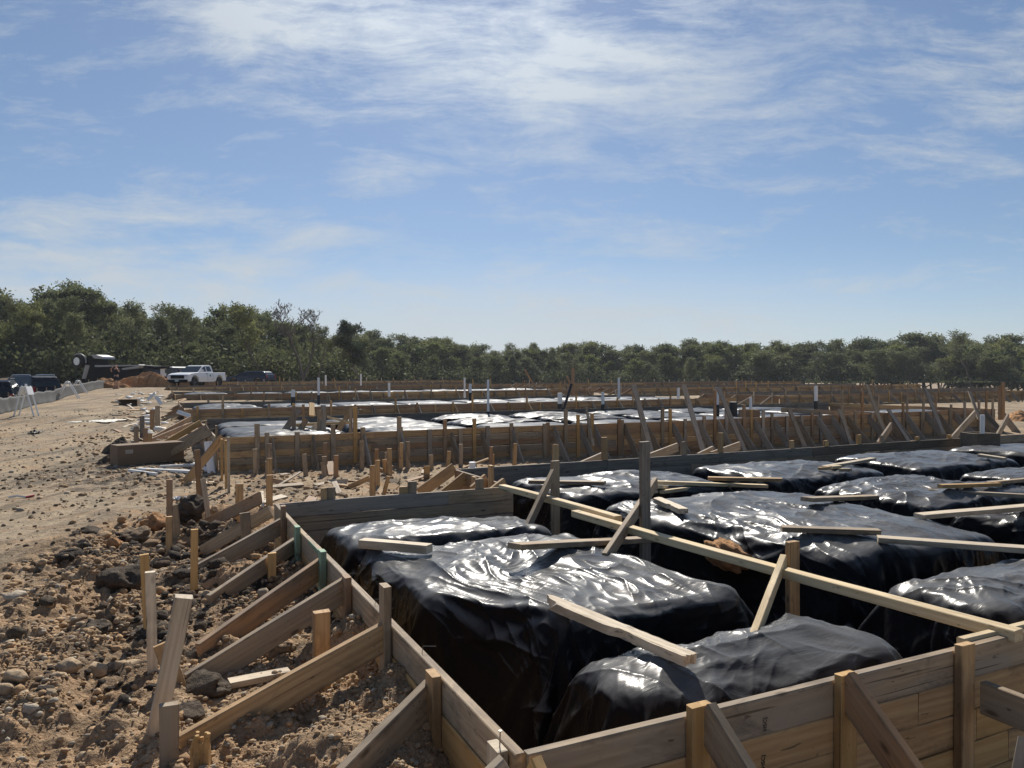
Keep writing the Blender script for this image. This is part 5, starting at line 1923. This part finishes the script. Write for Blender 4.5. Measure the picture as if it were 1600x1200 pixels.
def wheel(t, x, y, r, w, M):
    tr = MB()
    prof = [(r * .62, -w / 2), (r * .93, -w / 2), (r, -w * .36), (r, w * .36), (r * .93, w / 2), (r * .62, w / 2)]
    n = 28
    vs, fs = [], []
    for k in range(n):
        th = 2 * math.pi * k / n
        for rr, yy in prof:
            vs.append((x + rr * math.cos(th), y + yy, r + rr * math.sin(th)))
    m_ = len(prof)
    for k in range(n):
        for j in range(m_):
            a, b = k * m_ + j, k * m_ + (j + 1) % m_
            c, d = ((k + 1) % n) * m_ + (j + 1) % m_, ((k + 1) % n) * m_ + j
            fs.append((a, b, c, d))
    tr.add(vs, fs)
    wo_ = tr.build('wheel', M_RUBBER, t, M, True)
    s = 1 if y > 0 else -1
    rim = MB()
    rim.cyl((x, y - s * w * .1, r), (x, y + s * w * .38, r), r * .34)
    for k in range(6):
        th = k * math.pi / 3
        rim.box((x + math.cos(th) * r * .42, y + s * w * .36, r + math.sin(th) * r * .42), (r * .5, .03, r * .13), Matrix.Rotation(-th, 4, 'Y'))
    rim.tube([(x, y - s * .02, r), (x, y + s * w * .30, r)], r * .63, 24)
    rim.build('rim', M_RIM, wo_, M)


def pickup(px, py, dist, yaw, paint, label, extra=True):
    p = at_d(px, py, dist)
    z = gzs(p)
    t = thing('parked_pickup', (p.x, p.y, z), label, 'pickup truck')
    M = Matrix.Translation((p.x, p.y, z)) @ Matrix.Rotation(yaw, 4, 'Z')
    fx, rx, wr_ = 1.78, -1.72, .40
    low = [(2.70, .50), (2.72, .86), (2.62, 1.02), (2.2, 1.12), (1.30, 1.19), (-.85, 1.20), (-.90, 1.17), (-2.68, 1.19), (-2.72, .60), (-2.66, .52)]
    low += arc(rx, wr_, .50, 165, 15)[::1] if False else [(rx - .52, .50)] + arc(rx, wr_ + .05, .52, 170, 10) + [(rx + .54, .42), (fx - .54, .42)] + arc(fx, wr_ + .05, .52, 170, 10) + [(fx + .54, .46)]
    low = low[::-1]
    b = MB()
    frustum(b, low, lambda zz: .93 - .05 * max(0, zz - .85) / .35 - .03 * max(0, .6 - zz) / .2)
    body = b.build('body', paint, t, M)
    bv = body.modifiers.new('edge', 'BEVEL')
    bv.width = .035
    bv.segments = 2
    bv.limit_method = 'ANGLE'
    cab = MB()
    yy = lambda zz: .86 - .17 * max(0, zz - 1.18) / .62
    frustum(cab, [(1.28, 1.17), (.42, 1.70), (.20, 1.77), (-.62, 1.78), (-.80, 1.72), (-.92, 1.17)][::-1], yy)
    cb_ = cab.build('cab', paint, t, M)
    bv = cb_.modifiers.new('edge', 'BEVEL')
    bv.width = .04
    bv.segments = 2
    # glass, a few millimetres proud of the cab
    def sidewin(poly, name):
        for s in (-1, 1):
            m_ = MB()
            n = len(poly)
            vs = [(x, s * (yy(z_) + .006), z_) for x, z_ in poly] + [(x, s * (yy(z_) - .02), z_) for x, z_ in poly]
            m_.add(vs, [tuple(range(n)), tuple(range(2 * n - 1, n - 1, -1))] + [((i + 1) % n, i, n + i, n + (i + 1) % n) for i in range(n)])
            m_.build(name, M_GLASS, t, M)
    sidewin([(.98, 1.26), (.42, 1.62), (.16, 1.67), (.10, 1.26)], 'side_window')
    sidewin([(-.02, 1.27), (.04, 1.67), (-.52, 1.68), (-.66, 1.29)], 'rear_side_window')
    m_ = MB()
    for off in (.012, -.02):
        pass
    ws = [(1.20, -.76, 1.235), (1.20, .76, 1.235), (.45, .66, 1.685), (.45, -.66, 1.685)]
    m_.add([(x + .012, y, z_ + .018) for x, y, z_ in ws] + [(x - .02, y, z_ - .02) for x, y, z_ in ws], [(0, 1, 2, 3), (7, 6, 5, 4), (0, 4, 5, 1), (1, 5, 6, 2), (2, 6, 7, 3), (3, 7, 4, 0)])
    m_.build('windshield', M_GLASS, t, M)
    m_ = MB()
    m_.add([(-.90, -.62, 1.3), (-.90, .62, 1.3), (-.815, .60, 1.66), (-.815, -.60, 1.66)], [(3, 2, 1, 0)]).box((-.84, 0, 1.48), (.03, 1.1, .3))
    m_.build('rear_window', M_GLASS, t, M)
    gr = MB().box((2.735, 0, .83), (.05, 1.16, .27), None, .012)
    for k in range(3):
        gr.box((2.765, 0, .75 + .075 * k), (.02, 1.08, .02))
    gr.build('grille', M_BLACK, t, M)
    MB().box((2.74, 0, .50), (.16, 1.72, .24), None, .03).build('front_bumper', M_BLACK, t, M)
    MB().box((2.83, 0, .53), (.012, .32, .13)).build('number_plate', M_LENS, t, M)
    for s in (-1, 1):
        MB().box((2.60, s * .74, .93), (.26, .30, .14), None, .03).build('headlight', M_LENS, t, M)
        MB().box((-2.72, s * .84, .98), (.05, .14, .34), None, .01).build('tail_light', M_RED, t, M)
        mr = MB().box((.98, s * 1.03, 1.33), (.12, .20, .17), None, .03)
        mr.tube([(.98, s * .84, 1.27), (.98, s * .98, 1.29)], .03, 8)
        mr.build('door_mirror', M_BLACK if s < 0 else paint, t, M)
        for x, nm in ((.05, 'door'), (-.72, 'door')):
            MB().box((x, s * .933, .86), (.012, .006, .58)).build('door_seam', M_BLACK, t, M)
        MB().box((.20, s * .945, 1.08), (.20, .03, .04), None, .01).build('door_handle', M_BLACK, t, M)
        if extra:
            em = MB().prism([(-.09, .06), (.09, .06), (.07, -.03), (0, -.10), (-.07, -.03)], s * .936, s * .944)
            em.build('door_emblem', M_BLACK, t, M @ Matrix.Translation((-.32, 0, .93)))
        for x in (fx, rx):
            wheel(t, x, s * .80, wr_, .26, M)
    MB().box((-1.75, 0, 1.215), (1.7, 1.62, .02)).build('bed_floor', M_BLACK, t, M)
    rk = MB()
    for s in (-1, 1):
        rk.tube([(-1.0, s * .76, 1.2), (-1.0, s * .76, 1.40), (-2.6, s * .76, 1.40), (-2.6, s * .76, 1.2)], .03, 6)
    rk.tube([(-1.0, -.76, 1.4), (-1.0, .76, 1.4)], .03, 6).tube([(-2.6, -.76, 1.4), (-2.6, .76, 1.4)], .03, 6)
    rk.build('bed_rack', M_BLACK, t, M)
    MB().box((-2.76, 0, .55), (.14, 1.7, .18), None, .02).build('rear_bumper', M_TRUCKGREY, t, M)
    return t


def suv(px, py, dist, yaw, paint, label, rail_mat=None, H=1.76, L=4.7, ytop=None):
    p = at_d(px, py, dist)
    z = gzs(p) if ytop is None else at_d(px, ytop, dist).z - H - .05
    t = thing('parked_suv', (p.x, p.y, z), label, 'suv')
    M = Matrix.Translation((p.x, p.y, z)) @ Matrix.Rotation(yaw, 4, 'Z')
    h = L / 2
    fx, rx, wr_ = h - .92, -h + .95, .37
    low = [(h, .45), (h, .78), (h - .12, .95), (h - 1.2, 1.05), (-h + .1, 1.08), (-h, .95), (-h, .5), (rx - .5, .4)] + arc(rx, wr_ + .04, .46, 170, 10) + [(rx + .5, .34), (fx - .5, .34)] + arc(fx, wr_ + .04, .46, 170, 10) + [(fx + .5, .38)]
    b = MB()
    frustum(b, low[::-1], lambda zz: .93 - .04 * max(0, zz - .8) / .3)
    bo = b.build('body', paint, t, M)
    bv = bo.modifiers.new('edge', 'BEVEL')
    bv.width, bv.segments, bv.limit_method = .04, 2, 'ANGLE'
    yy = lambda zz: .87 - .20 * max(0, zz - 1.05) / (H - 1.05)
    cab = MB()
    frustum(cab, [(h - 1.15, 1.04), (h - 1.95, H - .06), (h - 2.3, H), (-h + .55, H), (-h + .30, H - .08), (-h + .04, 1.04)][::-1], yy)
    cbo = cab.build('cabin', paint, t, M)
    bv = cbo.modifiers.new('edge', 'BEVEL')
    bv.width, bv.segments = .05, 2
    for s in (-1, 1):
        for a, c, a2, c2 in ((h - 1.55, .95 if False else h - 2.45, h - 2.0, h - 2.45), (h - 2.55, h - 3.35, h - 2.55, h - 3.35), (h - 3.45, -h + .28, h - 3.45, -h + .48)):
            z0, z1 = 1.12, H - .14
            poly = [(a, z0), (a2, z1), (c2, z1), (c, z0)]
            m_ = MB()
            vs = [(x, s * (yy(q) + .006), q) for x, q in poly] + [(x, s * (yy(q) - .02), q) for x, q in poly]
            m_.add(vs, [(0, 1, 2, 3), (7, 6, 5, 4), (1, 0, 4, 5), (2, 1, 5, 6), (3, 2, 6, 7), (0, 3, 7, 4)]).build('side_window', M_GLASS, t, M)
        MB().tube([(h - 2.2, s * .66, H), (h - 2.25, s * .66, H + .06), (-h + .6, s * .66, H + .06), (-h + .55, s * .66, H)], .022, 6).build('roof_rail', rail_mat or M_BLACK, t, M)
        MB().box((-h - .01, s * .78, .98), (.06, .16, .32), None, .015).build('tail_light', M_RED, t, M)
        MB().box((h - .02, s * .70, .82), (.08, .34, .14), None, .02).build('headlight', M_LENS, t, M)
        MB().box((h - 1.45, s * 1.0, 1.12), (.11, .18, .14), None, .03).build('door_mirror', paint, t, M)
        for x in (fx, rx):
            wheel(t, x, s * .80, wr_, .24, M)
    m_ = MB()
    m_.add([(-h + .05, -.70, 1.12), (-h + .05, .70, 1.12), (-h + .28, .60, H - .16), (-h + .28, -.60, H - .16), (-h + .12, -.70, 1.12), (-h + .12, .70, 1.12), (-h + .35, .60, H - .16), (-h + .35, -.60, H - .16)],
           [(3, 2, 1, 0), (4, 5, 6, 7), (0, 1, 5, 4), (1, 2, 6, 5), (2, 3, 7, 6), (3, 0, 4, 7)])
    m_.build('rear_window', M_GLASS, t, M)
    m_ = MB()
    m_.add([(h - 1.22, -.72, 1.12), (h - 1.22, .72, 1.12), (h - 1.88, .62, H - .10), (h - 1.88, -.62, H - .10), (h - 1.32, -.72, 1.10), (h - 1.32, .72, 1.10), (h - 1.98, .62, H - .12), (h - 1.98, -.62, H - .12)],
           [(0, 1, 2, 3), (7, 6, 5, 4), (1, 0, 4, 5), (2, 1, 5, 6), (3, 2, 6, 7), (0, 3, 7, 4)])
    m_.build('windshield', M_GLASS, t, M)
    MB().box((-h - .03, 0, .55), (.10, 1.66, .2), None, .03).build('rear_bumper', M_BLACK, t, M)
    MB().box((h + .02, 0, .52), (.10, 1.66, .2), None, .03).build('front_bumper', M_BLACK, t, M)
    return t


pickup(309, 600, 62, R(260), M_CARW, 'white extended cab pickup truck with a dark emblem on its door, parked behind the forms')
suv(-4, 620, 35, R(118), M_CARK, 'dark suv with red tail light cut by the left picture edge', ytop=592)
suv(40, 612, 44, R(150), M_CARK, 'black suv with silver roof rails behind the nearest white barricade', M_CHROME, ytop=586)
suv(392, 599, 78, R(165), M_CARB, 'low dark blue car parked right of the white pickup truck', H=1.5)

# black machine: a long low trailer with a reel at its left end and a small cab at its right
MD = 64.0
def mpx(px, py, off=0.0):
    return at_d(px, py, MD + off)
mt = thing('equipment_trailer', mpx(190, 600), 'long black machine with a raised reel wheel at its left end, behind the orange heap', 'machine')
def slab(name, pts, depth, mat, off=0.0, parent=None):
    q = [mpx(a, b, off) for a, b in pts]
    m_ = MB()
    n = len(q)
    vs = list(q) + [v + Vector((.35, depth, 0)) for v in q]
    m_.add(vs, [tuple(range(n)), tuple(range(2 * n - 1, n - 1, -1))] + [((i + 1) % n, i, n + i, n + (i + 1) % n) for i in range(n)])
    return m_.build(name, mat, parent or mt)
slab('deck', [(134, 572), (205, 571), (216, 572), (218, 586), (205, 592), (126, 603), (129, 588)], 2.2, M_BLACK)
slab('side_rail', [(148, 570.5), (206, 570.2), (206, 572), (148, 573.4)], .1, M_TRUCKGREY, -.12)
slab('engine_housing', [(136, 556), (146, 555), (147, 572), (134, 573)], 1.6, M_BLACK)
slab('exhaust_deck', [(142, 554.6), (150, 554.2), (161, 557.5), (162.5, 561), (147, 560)], 1.2, M_TRUCKGREY, -.1)
slab('boom', [(190, 575.5), (213, 572), (216, 569.5), (219, 570.5), (217, 575), (191, 578)], .3, M_TRUCKGREY, -.2)
slab('drawbar', [(216, 570), (240, 572), (262, 572.5), (262, 575), (240, 577), (216, 577)], .8, M_BLACK)
slab('cab', [(240, 574), (268, 574), (272, 580), (271, 592), (240, 592)], 2.0, M_CARB, .3)
slab('cab_roof', [(239, 572.2), (268, 572.6), (270, 574.6), (239, 574.6)], 2.1, M_WHITE, .2)
slab('cab_window', [(254, 577), (266, 577), (268, 583), (254, 583)], .04, M_GLASS, .26)
slab('cab_panel', [(250.5, 576), (253, 576), (253, 588), (250.5, 588)], .06, M_WHITE, .22)
c = mpx(124, 564.5)
wl_ = MB()
wl_.tube([c + Vector((-.05, -.25, 0)), c + Vector((.1, .25, 0))], .56, 28)
reel = wl_.build('reel_wheel', M_RUBBER, mt)
MB().tube([c + Vector((-.07, -.30, 0)), c + Vector((-.05, -.24, 0))], .33, 24).build('hub', M_CHROME, reel)
fd = MB()
fd.tube([c + Vector((.62 * math.cos(R(a)), -.1, .62 * math.sin(R(a)))) for a in range(-15, 121, 15)], .06, 8)
fd.build('fender', M_TRUCKGREY, mt)
slab('support_leg', [(133, 570), (136, 571), (130, 592), (128, 592)], .2, M_TRUCKGREY, -.1)

# ================================================================== the person by the orange heap
def skin_obj(name, chain, mat, parent, M, sub=2):
    """chain: list of (pos, radius, parent index)"""
    me = bpy.data.meshes.new(name)
    me.from_pydata([c_[0] for c_ in chain], [(i, c_[2]) for i, c_ in enumerate(chain) if c_[2] is not None], [])
    o_ = link(name, me, mat, parent, M)
    o_.modifiers.new('skin', 'SKIN')
    sub_ = o_.modifiers.new('smooth', 'SUBSURF')
    sub_.levels = sub_.render_levels = sub
    if not me.skin_vertices:
        pass
    for i, c_ in enumerate(chain):
        r_ = c_[1]
        me.skin_vertices[0].data[i].radius = (r_, r_) if not isinstance(r_, tuple) else r_
    me.skin_vertices[0].data[0].use_root = True
    return o_


pp = at_d(182, 605, 54)
pz = gzs(pp)
pr = thing('person', (pp.x, pp.y, pz), 'person in dark top and shorts with both hands raised to the face', 'person')
MP = Matrix.Translation((pp.x, pp.y, pz)) @ Matrix.Rotation(R(175), 4, 'Z')
body = [((0, 0, .92), (.15, .11), None), ((0, 0, 1.08), (.135, .10), 0), ((0, 0, 1.28), (.165, .11), 1), ((0, .0, 1.42), (.12, .09), 2), ((0, .01, 1.49), .055, 3), ((0, .02, 1.56), .06, 4),
        ((0, .025, 1.64), (.078, .095), 5), ((0, .02, 1.71), (.07, .085), 6)]
for s in (-1, 1):
    b0 = len(body)
    body += [((s * .18, 0, 1.40), .058, 3), ((s * .27, .10, 1.22), .046, b0), ((s * .25, .26, 1.42), .036, b0 + 1), ((s * .12, .24, 1.55), .028, b0 + 2), ((s * .09, .215, 1.61), (.042, .016), b0 + 3)]
    for k in range(4):
        f0 = len(body)
        body += [((s * (.105 - .018 * k), .20 + .004 * k, 1.655 + .006 * (1 - abs(k - 1.5))), .0085, b0 + 4), ((s * (.095 - .018 * k), .185, 1.685 + .008 * (1.5 - abs(k - 1.5))), .0075, f0)]
    f0 = len(body)
    body += [((s * .055, .21, 1.60), .009, b0 + 4), ((s * .035, .195, 1.625), .008, f0)]
    l0 = len(body)
    body += [((s * .095, 0, .84), .092, 0), ((s * .105, .015, .50), .060, l0), ((s * .105, -.02, .30), .050, l0 + 1), ((s * .105, -.015, .09), .036, l0 + 2), ((s * .11, .10, .035), (.042, .032), l0 + 3), ((s * .115, .17, .028), (.036, .022), l0 + 4)]
skin_obj('person_body', body, M_SKIN, pr, MP)
face = MB()
for s in (-1, 1):
    face.tube([(s * .03, .112, 1.65), (s * .03, .122, 1.65)], .010, 8)
face.tube([(0, .112, 1.64), (0, .135, 1.615), (0, .115, 1.608)], .011, 6)
face.tube([(-.024, .110, 1.58), (0, .118, 1.578), (.024, .110, 1.58)], .006, 6)
face.build('face_features', M_SKIN, pr, MP)
top_ = [((0, 0, .93), (.165, .125), None), ((0, 0, 1.08), (.152, .115), 0), ((0, 0, 1.28), (.18, .125), 1), ((0, 0, 1.42), (.13, .10), 2), ((0, .005, 1.46), .07, 3)]
for s in (-1, 1):
    b0 = len(top_)
    top_ += [((s * .185, 0, 1.40), .07, 3), ((s * .262, .08, 1.24), .06, b0), ((s * .275, .13, 1.24), .056, b0 + 1)]
skin_obj('shirt', top_, M_NAVY, pr, MP)
sh = [((0, 0, .98), (.162, .122), None), ((0, 0, .88), (.16, .12), 0)]
for s in (-1, 1):
    l0 = len(sh)
    sh += [((s * .10, .005, .78), .105, 1), ((s * .108, .012, .56), .09, l0)]
skin_obj('shorts', sh, M_NAVY, pr, MP)
hair = [((0, -.015, 1.72), (.085, .09), None), ((0, -.05, 1.66), (.088, .07), 0), ((0, -.06, 1.56), (.075, .05), 1), ((0, -.06, 1.47), (.05, .035), 2)]
skin_obj('hair', hair, M_HAIR, pr, MP)
for s in (-1, 1):
    MB().box((s * .113, .09, .035), (.09, .27, .07), None, .02).build('shoe', M_NAVY, pr, MP)

# ================================================================== trees
def grow(seed, H, base, spread, nleaf, leaf=.24, dens=1.0, lean=.1, bare=False, round_=0.6, multi=1, thick=.16):
    """returns (wood mesh builder, leaf points); limbs fork upward, leaves sit on the outer twigs"""
    rg_ = random.Random(seed)
    mb = MB()
    tips = []

    def limb(p, d, L, r, lev):
        n = 5 if lev < 2 else 3
        pts, rad = [p.copy()], [r]
        q, dd = p.copy(), d.copy()
        kids = []
        for k in range(n):
            dd = (dd + Vector((rg_.gauss(0, .16), rg_.gauss(0, .16), rg_.gauss(.05, .10)))).normalized()
            q = q + dd * (L / n)
            pts.append(q.copy())
            rad.append(r * (1 - .72 * (k + 1) / n))
            if lev < 4 and k >= (1 if lev else int(n * base)):
                kids.append((q.copy(), dd.copy(), rad[-1], k / n))
        mb.tube(pts, rad, 6 if lev == 0 else (5 if lev == 1 else 3), False)
        if lev >= (2 if not bare else 3):
            tips.append((pts[-1], L))
            tips.append((pts[-2], L))
        for (kp, kd, kr, f) in kids:
            m_ = {0: rg_.choice((2, 3)), 1: 2, 2: 2, 3: (2 if bare else 0)}[lev]
            for _ in range(m_):
                a = rg_.uniform(0, 2 * math.pi)
                out = Vector((math.cos(a), math.sin(a), 0))
                up = rg_.uniform(.15, .9) * (1 if lev == 0 else .8)
                nd = (out * spread * rg_.uniform(.6, 1.2) + kd * (.55 if lev else .3) + Vector((0, 0, up))).normalized()
                ll = L * rg_.uniform(.42, .62) * ((1.05 - .5 * f) if lev == 0 else 1) * (round_ if lev == 0 else .82)
                limb(kp, nd, ll, max(kr * rg_.uniform(.45, .7), .018 if not bare else .042), lev + 1)
    for m_ in range(multi):
        d0 = Vector((rg_.gauss(0, lean), rg_.gauss(0, lean), 1)).normalized()
        limb(Vector((rg_.uniform(-.3, .3) * (multi > 1), rg_.uniform(-.3, .3) * (multi > 1), -.2)), d0, H * .86, thick * (H / 10), 0)
    zmax = max(v[2] for v in mb.v)
    k = H / zmax
    mb.v = [(x * k, y * k, z * k) for x, y, z in mb.v]
    tips = [(t_ * k, L_) for t_, L_ in tips]
    return mb, tips


def leaf_mesh(name, centers, n, sig, size, seed, zlo=.0):
    rs = np.random.RandomState(seed)
    C = np.array([c_[:] for c_ in centers])
    pick = rs.randint(0, len(C), n)
    P = C[pick] + rs.normal(size=(n, 3)) * np.array([sig, sig, sig * .75])
    P[:, 2] = np.maximum(P[:, 2], zlo)
    a = rs.normal(size=(n, 3))
    a /= np.linalg.norm(a, axis=1)[:, None]
    b = np.cross(a, rs.normal(size=(n, 3)))
    b /= np.linalg.norm(b, axis=1)[:, None]
    s = size * rs.uniform(.55, 1.35, n)[:, None]
    V = np.stack([P - a * s, P + b * s * .55, P + a * s, P - b * s * .55], 1).reshape(-1, 3)
    return mesh_np(name, V, np.arange(n * 4).reshape(n, 4))


def tree_kind(name, seed, H, base, spread, n, size, sig, mat, **k):
    mb, tips = grow(seed, H, base, spread, n, **k)
    wm = mb.mesh('trunk', True)
    wm.materials.append(M_BARK)
    lm = None
    if n:
        lm = leaf_mesh('crown', [t_ for t_, L_ in tips], n, sig, size, seed + 1)
        lm.materials.append(mat)
    return name, wm, lm, H


KIND = {
    'tall': [tree_kind('leafy_tree', 500 + i, 12.0, .30, .75, 5200, .14, .30, M_LEAF, round_=.60) for i in range(4)],
    'broad': [tree_kind('leafy_tree', 520 + i, 9.0, .0, .9, 7000, .15, .32, (M_LEAF, M_LEAFD, M_LEAF, M_LEAF)[i], round_=.68) for i in range(4)],
    'spring': [tree_kind('leafy_tree', 540 + i, 8.0, .0, .8, 6000, .14, .32, M_LEAFY, round_=.62) for i in range(2)],
    'thin': [tree_kind('thin_tree', 560 + i, 12.0, .40, .8, 2600, .13, .26, M_LEAF, round_=.6) for i in range(2)],
    'bare': [tree_kind('bare_tree', 581, 12.5, .50, .85, 220, .10, .3, M_LEAF, bare=True, round_=.62, multi=2, thick=.19, lean=.14)],
    'oak': [tree_kind('live_oak', 590, 10.5, .2, 1.1, 13000, .14, .30, M_LEAFD, round_=.7, thick=.2)],
}
TRG = random.Random(99)


def tree(kind, px, d, H, label, group=None, var=None, z=None):
    name, wm, lm, h0 = KIND[kind][var if var is not None else TRG.randrange(len(KIND[kind]))]
    p = at_d(px, 590, d)
    z = gzs(p)
    s = H / h0
    sx = s * TRG.uniform(.95, 1.25) * (1.12 if group and 'wood across' in group else 1.0)
    t = thing(name, (p.x, p.y, z), label, 'tree', group)
    M = Matrix.Translation((p.x, p.y, z)) @ Matrix.Rotation(TRG.uniform(0, 6.28), 4, 'Z') @ Matrix.Diagonal((sx, sx, s, 1))
    link('trunk', wm, None, t, M)
    if lm:
        link('crown', lm, None, t, M)
    return t


def top_px(ytop, d, px):
    p = at_d(px, ytop, d)
    return p.z - gzs(p)


# singled out
tree('bare', 474, 112, top_px(469, 112, 474), 'tall nearly bare tree with a forked crown rising above the wood')
tree('oak', 560, 116, top_px(502, 116, 560), 'dark dense live oak with low spreading limbs right of the bare tree')
tree('thin', 207, 104, top_px(467, 104, 207), 'open crowned tree above the black machine, sky showing between its limbs', var=0)
tree('thin', 285, 106, top_px(478, 106, 285), 'thin leaved tree standing straight behind the white pickup truck', var=1)
tree('thin', 1526, 168, top_px(516, 168, 1526), 'tree rising highest over the right hand wood, with a tall dark trunk', var=0)
tree('thin', 497, 113, top_px(508, 113, 497), 'slim dark trunked tree just right of the tall bare tree', var=1)
tree('tall', 413, 108, top_px(478, 108, 413), 'tall leafy tree just left of the tall bare tree', var=0)
gl, gr_ = 'tall leafy trees of the left hand wood', 'leafy trees of the wood across the back of the site'
prof = [(-160, 440, 92), (0, 446, 97), (60, 449, 98), (130, 458, 100), (165, 484, 104), (250, 482, 108), (300, 486, 110), (390, 482, 112), (425, 496, 116), (450, 508, 120), (520, 514, 128), (600, 524, 150), (690, 534, 165),
        (760, 541, 178), (850, 540, 185), (960, 538, 185), (1000, 541, 185), (1080, 530, 182), (1160, 534, 182), (1250, 538, 185), (1320, 531, 182), (1420, 526, 178), (1520, 530, 175), (1600, 531, 172), (1760, 528, 168)]
pxs, tops, dists = (np.array([q[i] for q in prof], dtype=float) for i in range(3))
for rowi, (dd, step, hk) in enumerate(((0, 27, .80), (7, 24, .93), (15, 23, 1.0), (26, 26, 1.0))):
    x = -150.0
    while x < 1750:
        d = float(np.interp(x, pxs, dists)) + dd + TRG.uniform(-2.5, 2.5)
        yt = float(np.interp(x, pxs, tops)) + TRG.uniform(-4, 7)
        H = max(4.5, top_px(yt, d, x) * hk * (TRG.uniform(.84, 1.0) if rowi < 2 else (TRG.uniform(.86, 1.06) if x < 520 else TRG.uniform(.92, 1.03))))
        left = x < 520
        if left:
            kd = TRG.choice(('tall', 'tall', 'thin', 'spring', 'broad', 'thin')) if rowi else TRG.choice(('tall', 'spring', 'broad', 'spring'))
            if kd in ('spring', 'broad') and rowi < 2:
                H *= TRG.uniform(.5, .8)
            tree(kd, x, d, H, 'leafy tree among the tall close standing trees of the left hand wood', gl)
        else:
            kd = TRG.choice(('broad', 'tall', 'tall', 'spring', 'spring') if rowi < 2 else ('broad', 'tall', 'thin', 'tall', 'tall'))
            tree(kd, x, d, H, 'leafy tree in the low even wood that closes the back of the site', gr_)
        x += (step if left or rowi < 2 else step * .8) * TRG.uniform(.7, 1.35)
# undergrowth filling the foot of the wood
rs = np.random.RandomState(5)
cx = []
for i in range(5600):
    x = rs.uniform(-200, 1800)
    d = float(np.interp(x, pxs, dists)) + (rs.uniform(-7, 4) if i % 2 else rs.uniform(-4, 30))
    p = at_d(x, 590, d)
    hz = rs.rand() ** 1.3 * (3.5 if i % 2 else 6.5)
    cx.append((p.x, p.y, gzs(p) + .3 + hz))
um = leaf_mesh('undergrowth', [Vector(c_) for c_ in cx], 260000, .85, .25, 6)
uo = link('undergrowth', um, M_LEAFU)
tag(uo, 'dense dark undergrowth filling the foot of the wood', 'undergrowth', None, 'stuff')

# ================================================================== the air
hz = MB().box((0, 190, 5), (720, 480, 26))
hm = bpy.data.materials.new('haze_air')
hm.use_nodes = True
hm.node_tree.nodes.clear()
HN = NT(hm.node_tree)
ho = HN.n('ShaderNodeOutputMaterial')
hv = HN.n('ShaderNodeVolumePrincipled')
hv.inputs['Color'].default_value = (0.86, 0.92, 1.0, 1)
hv.inputs['Density'].default_value = 0.0002
hv.inputs['Anisotropy'].default_value = 0.25
hm.node_tree.links.new(hv.outputs[0], ho.inputs['Volume'])
ho_ = hz.build('haze', hm)
tag(ho_, 'thin pale air between the camera and the far wood', 'haze', None, 'stuff')
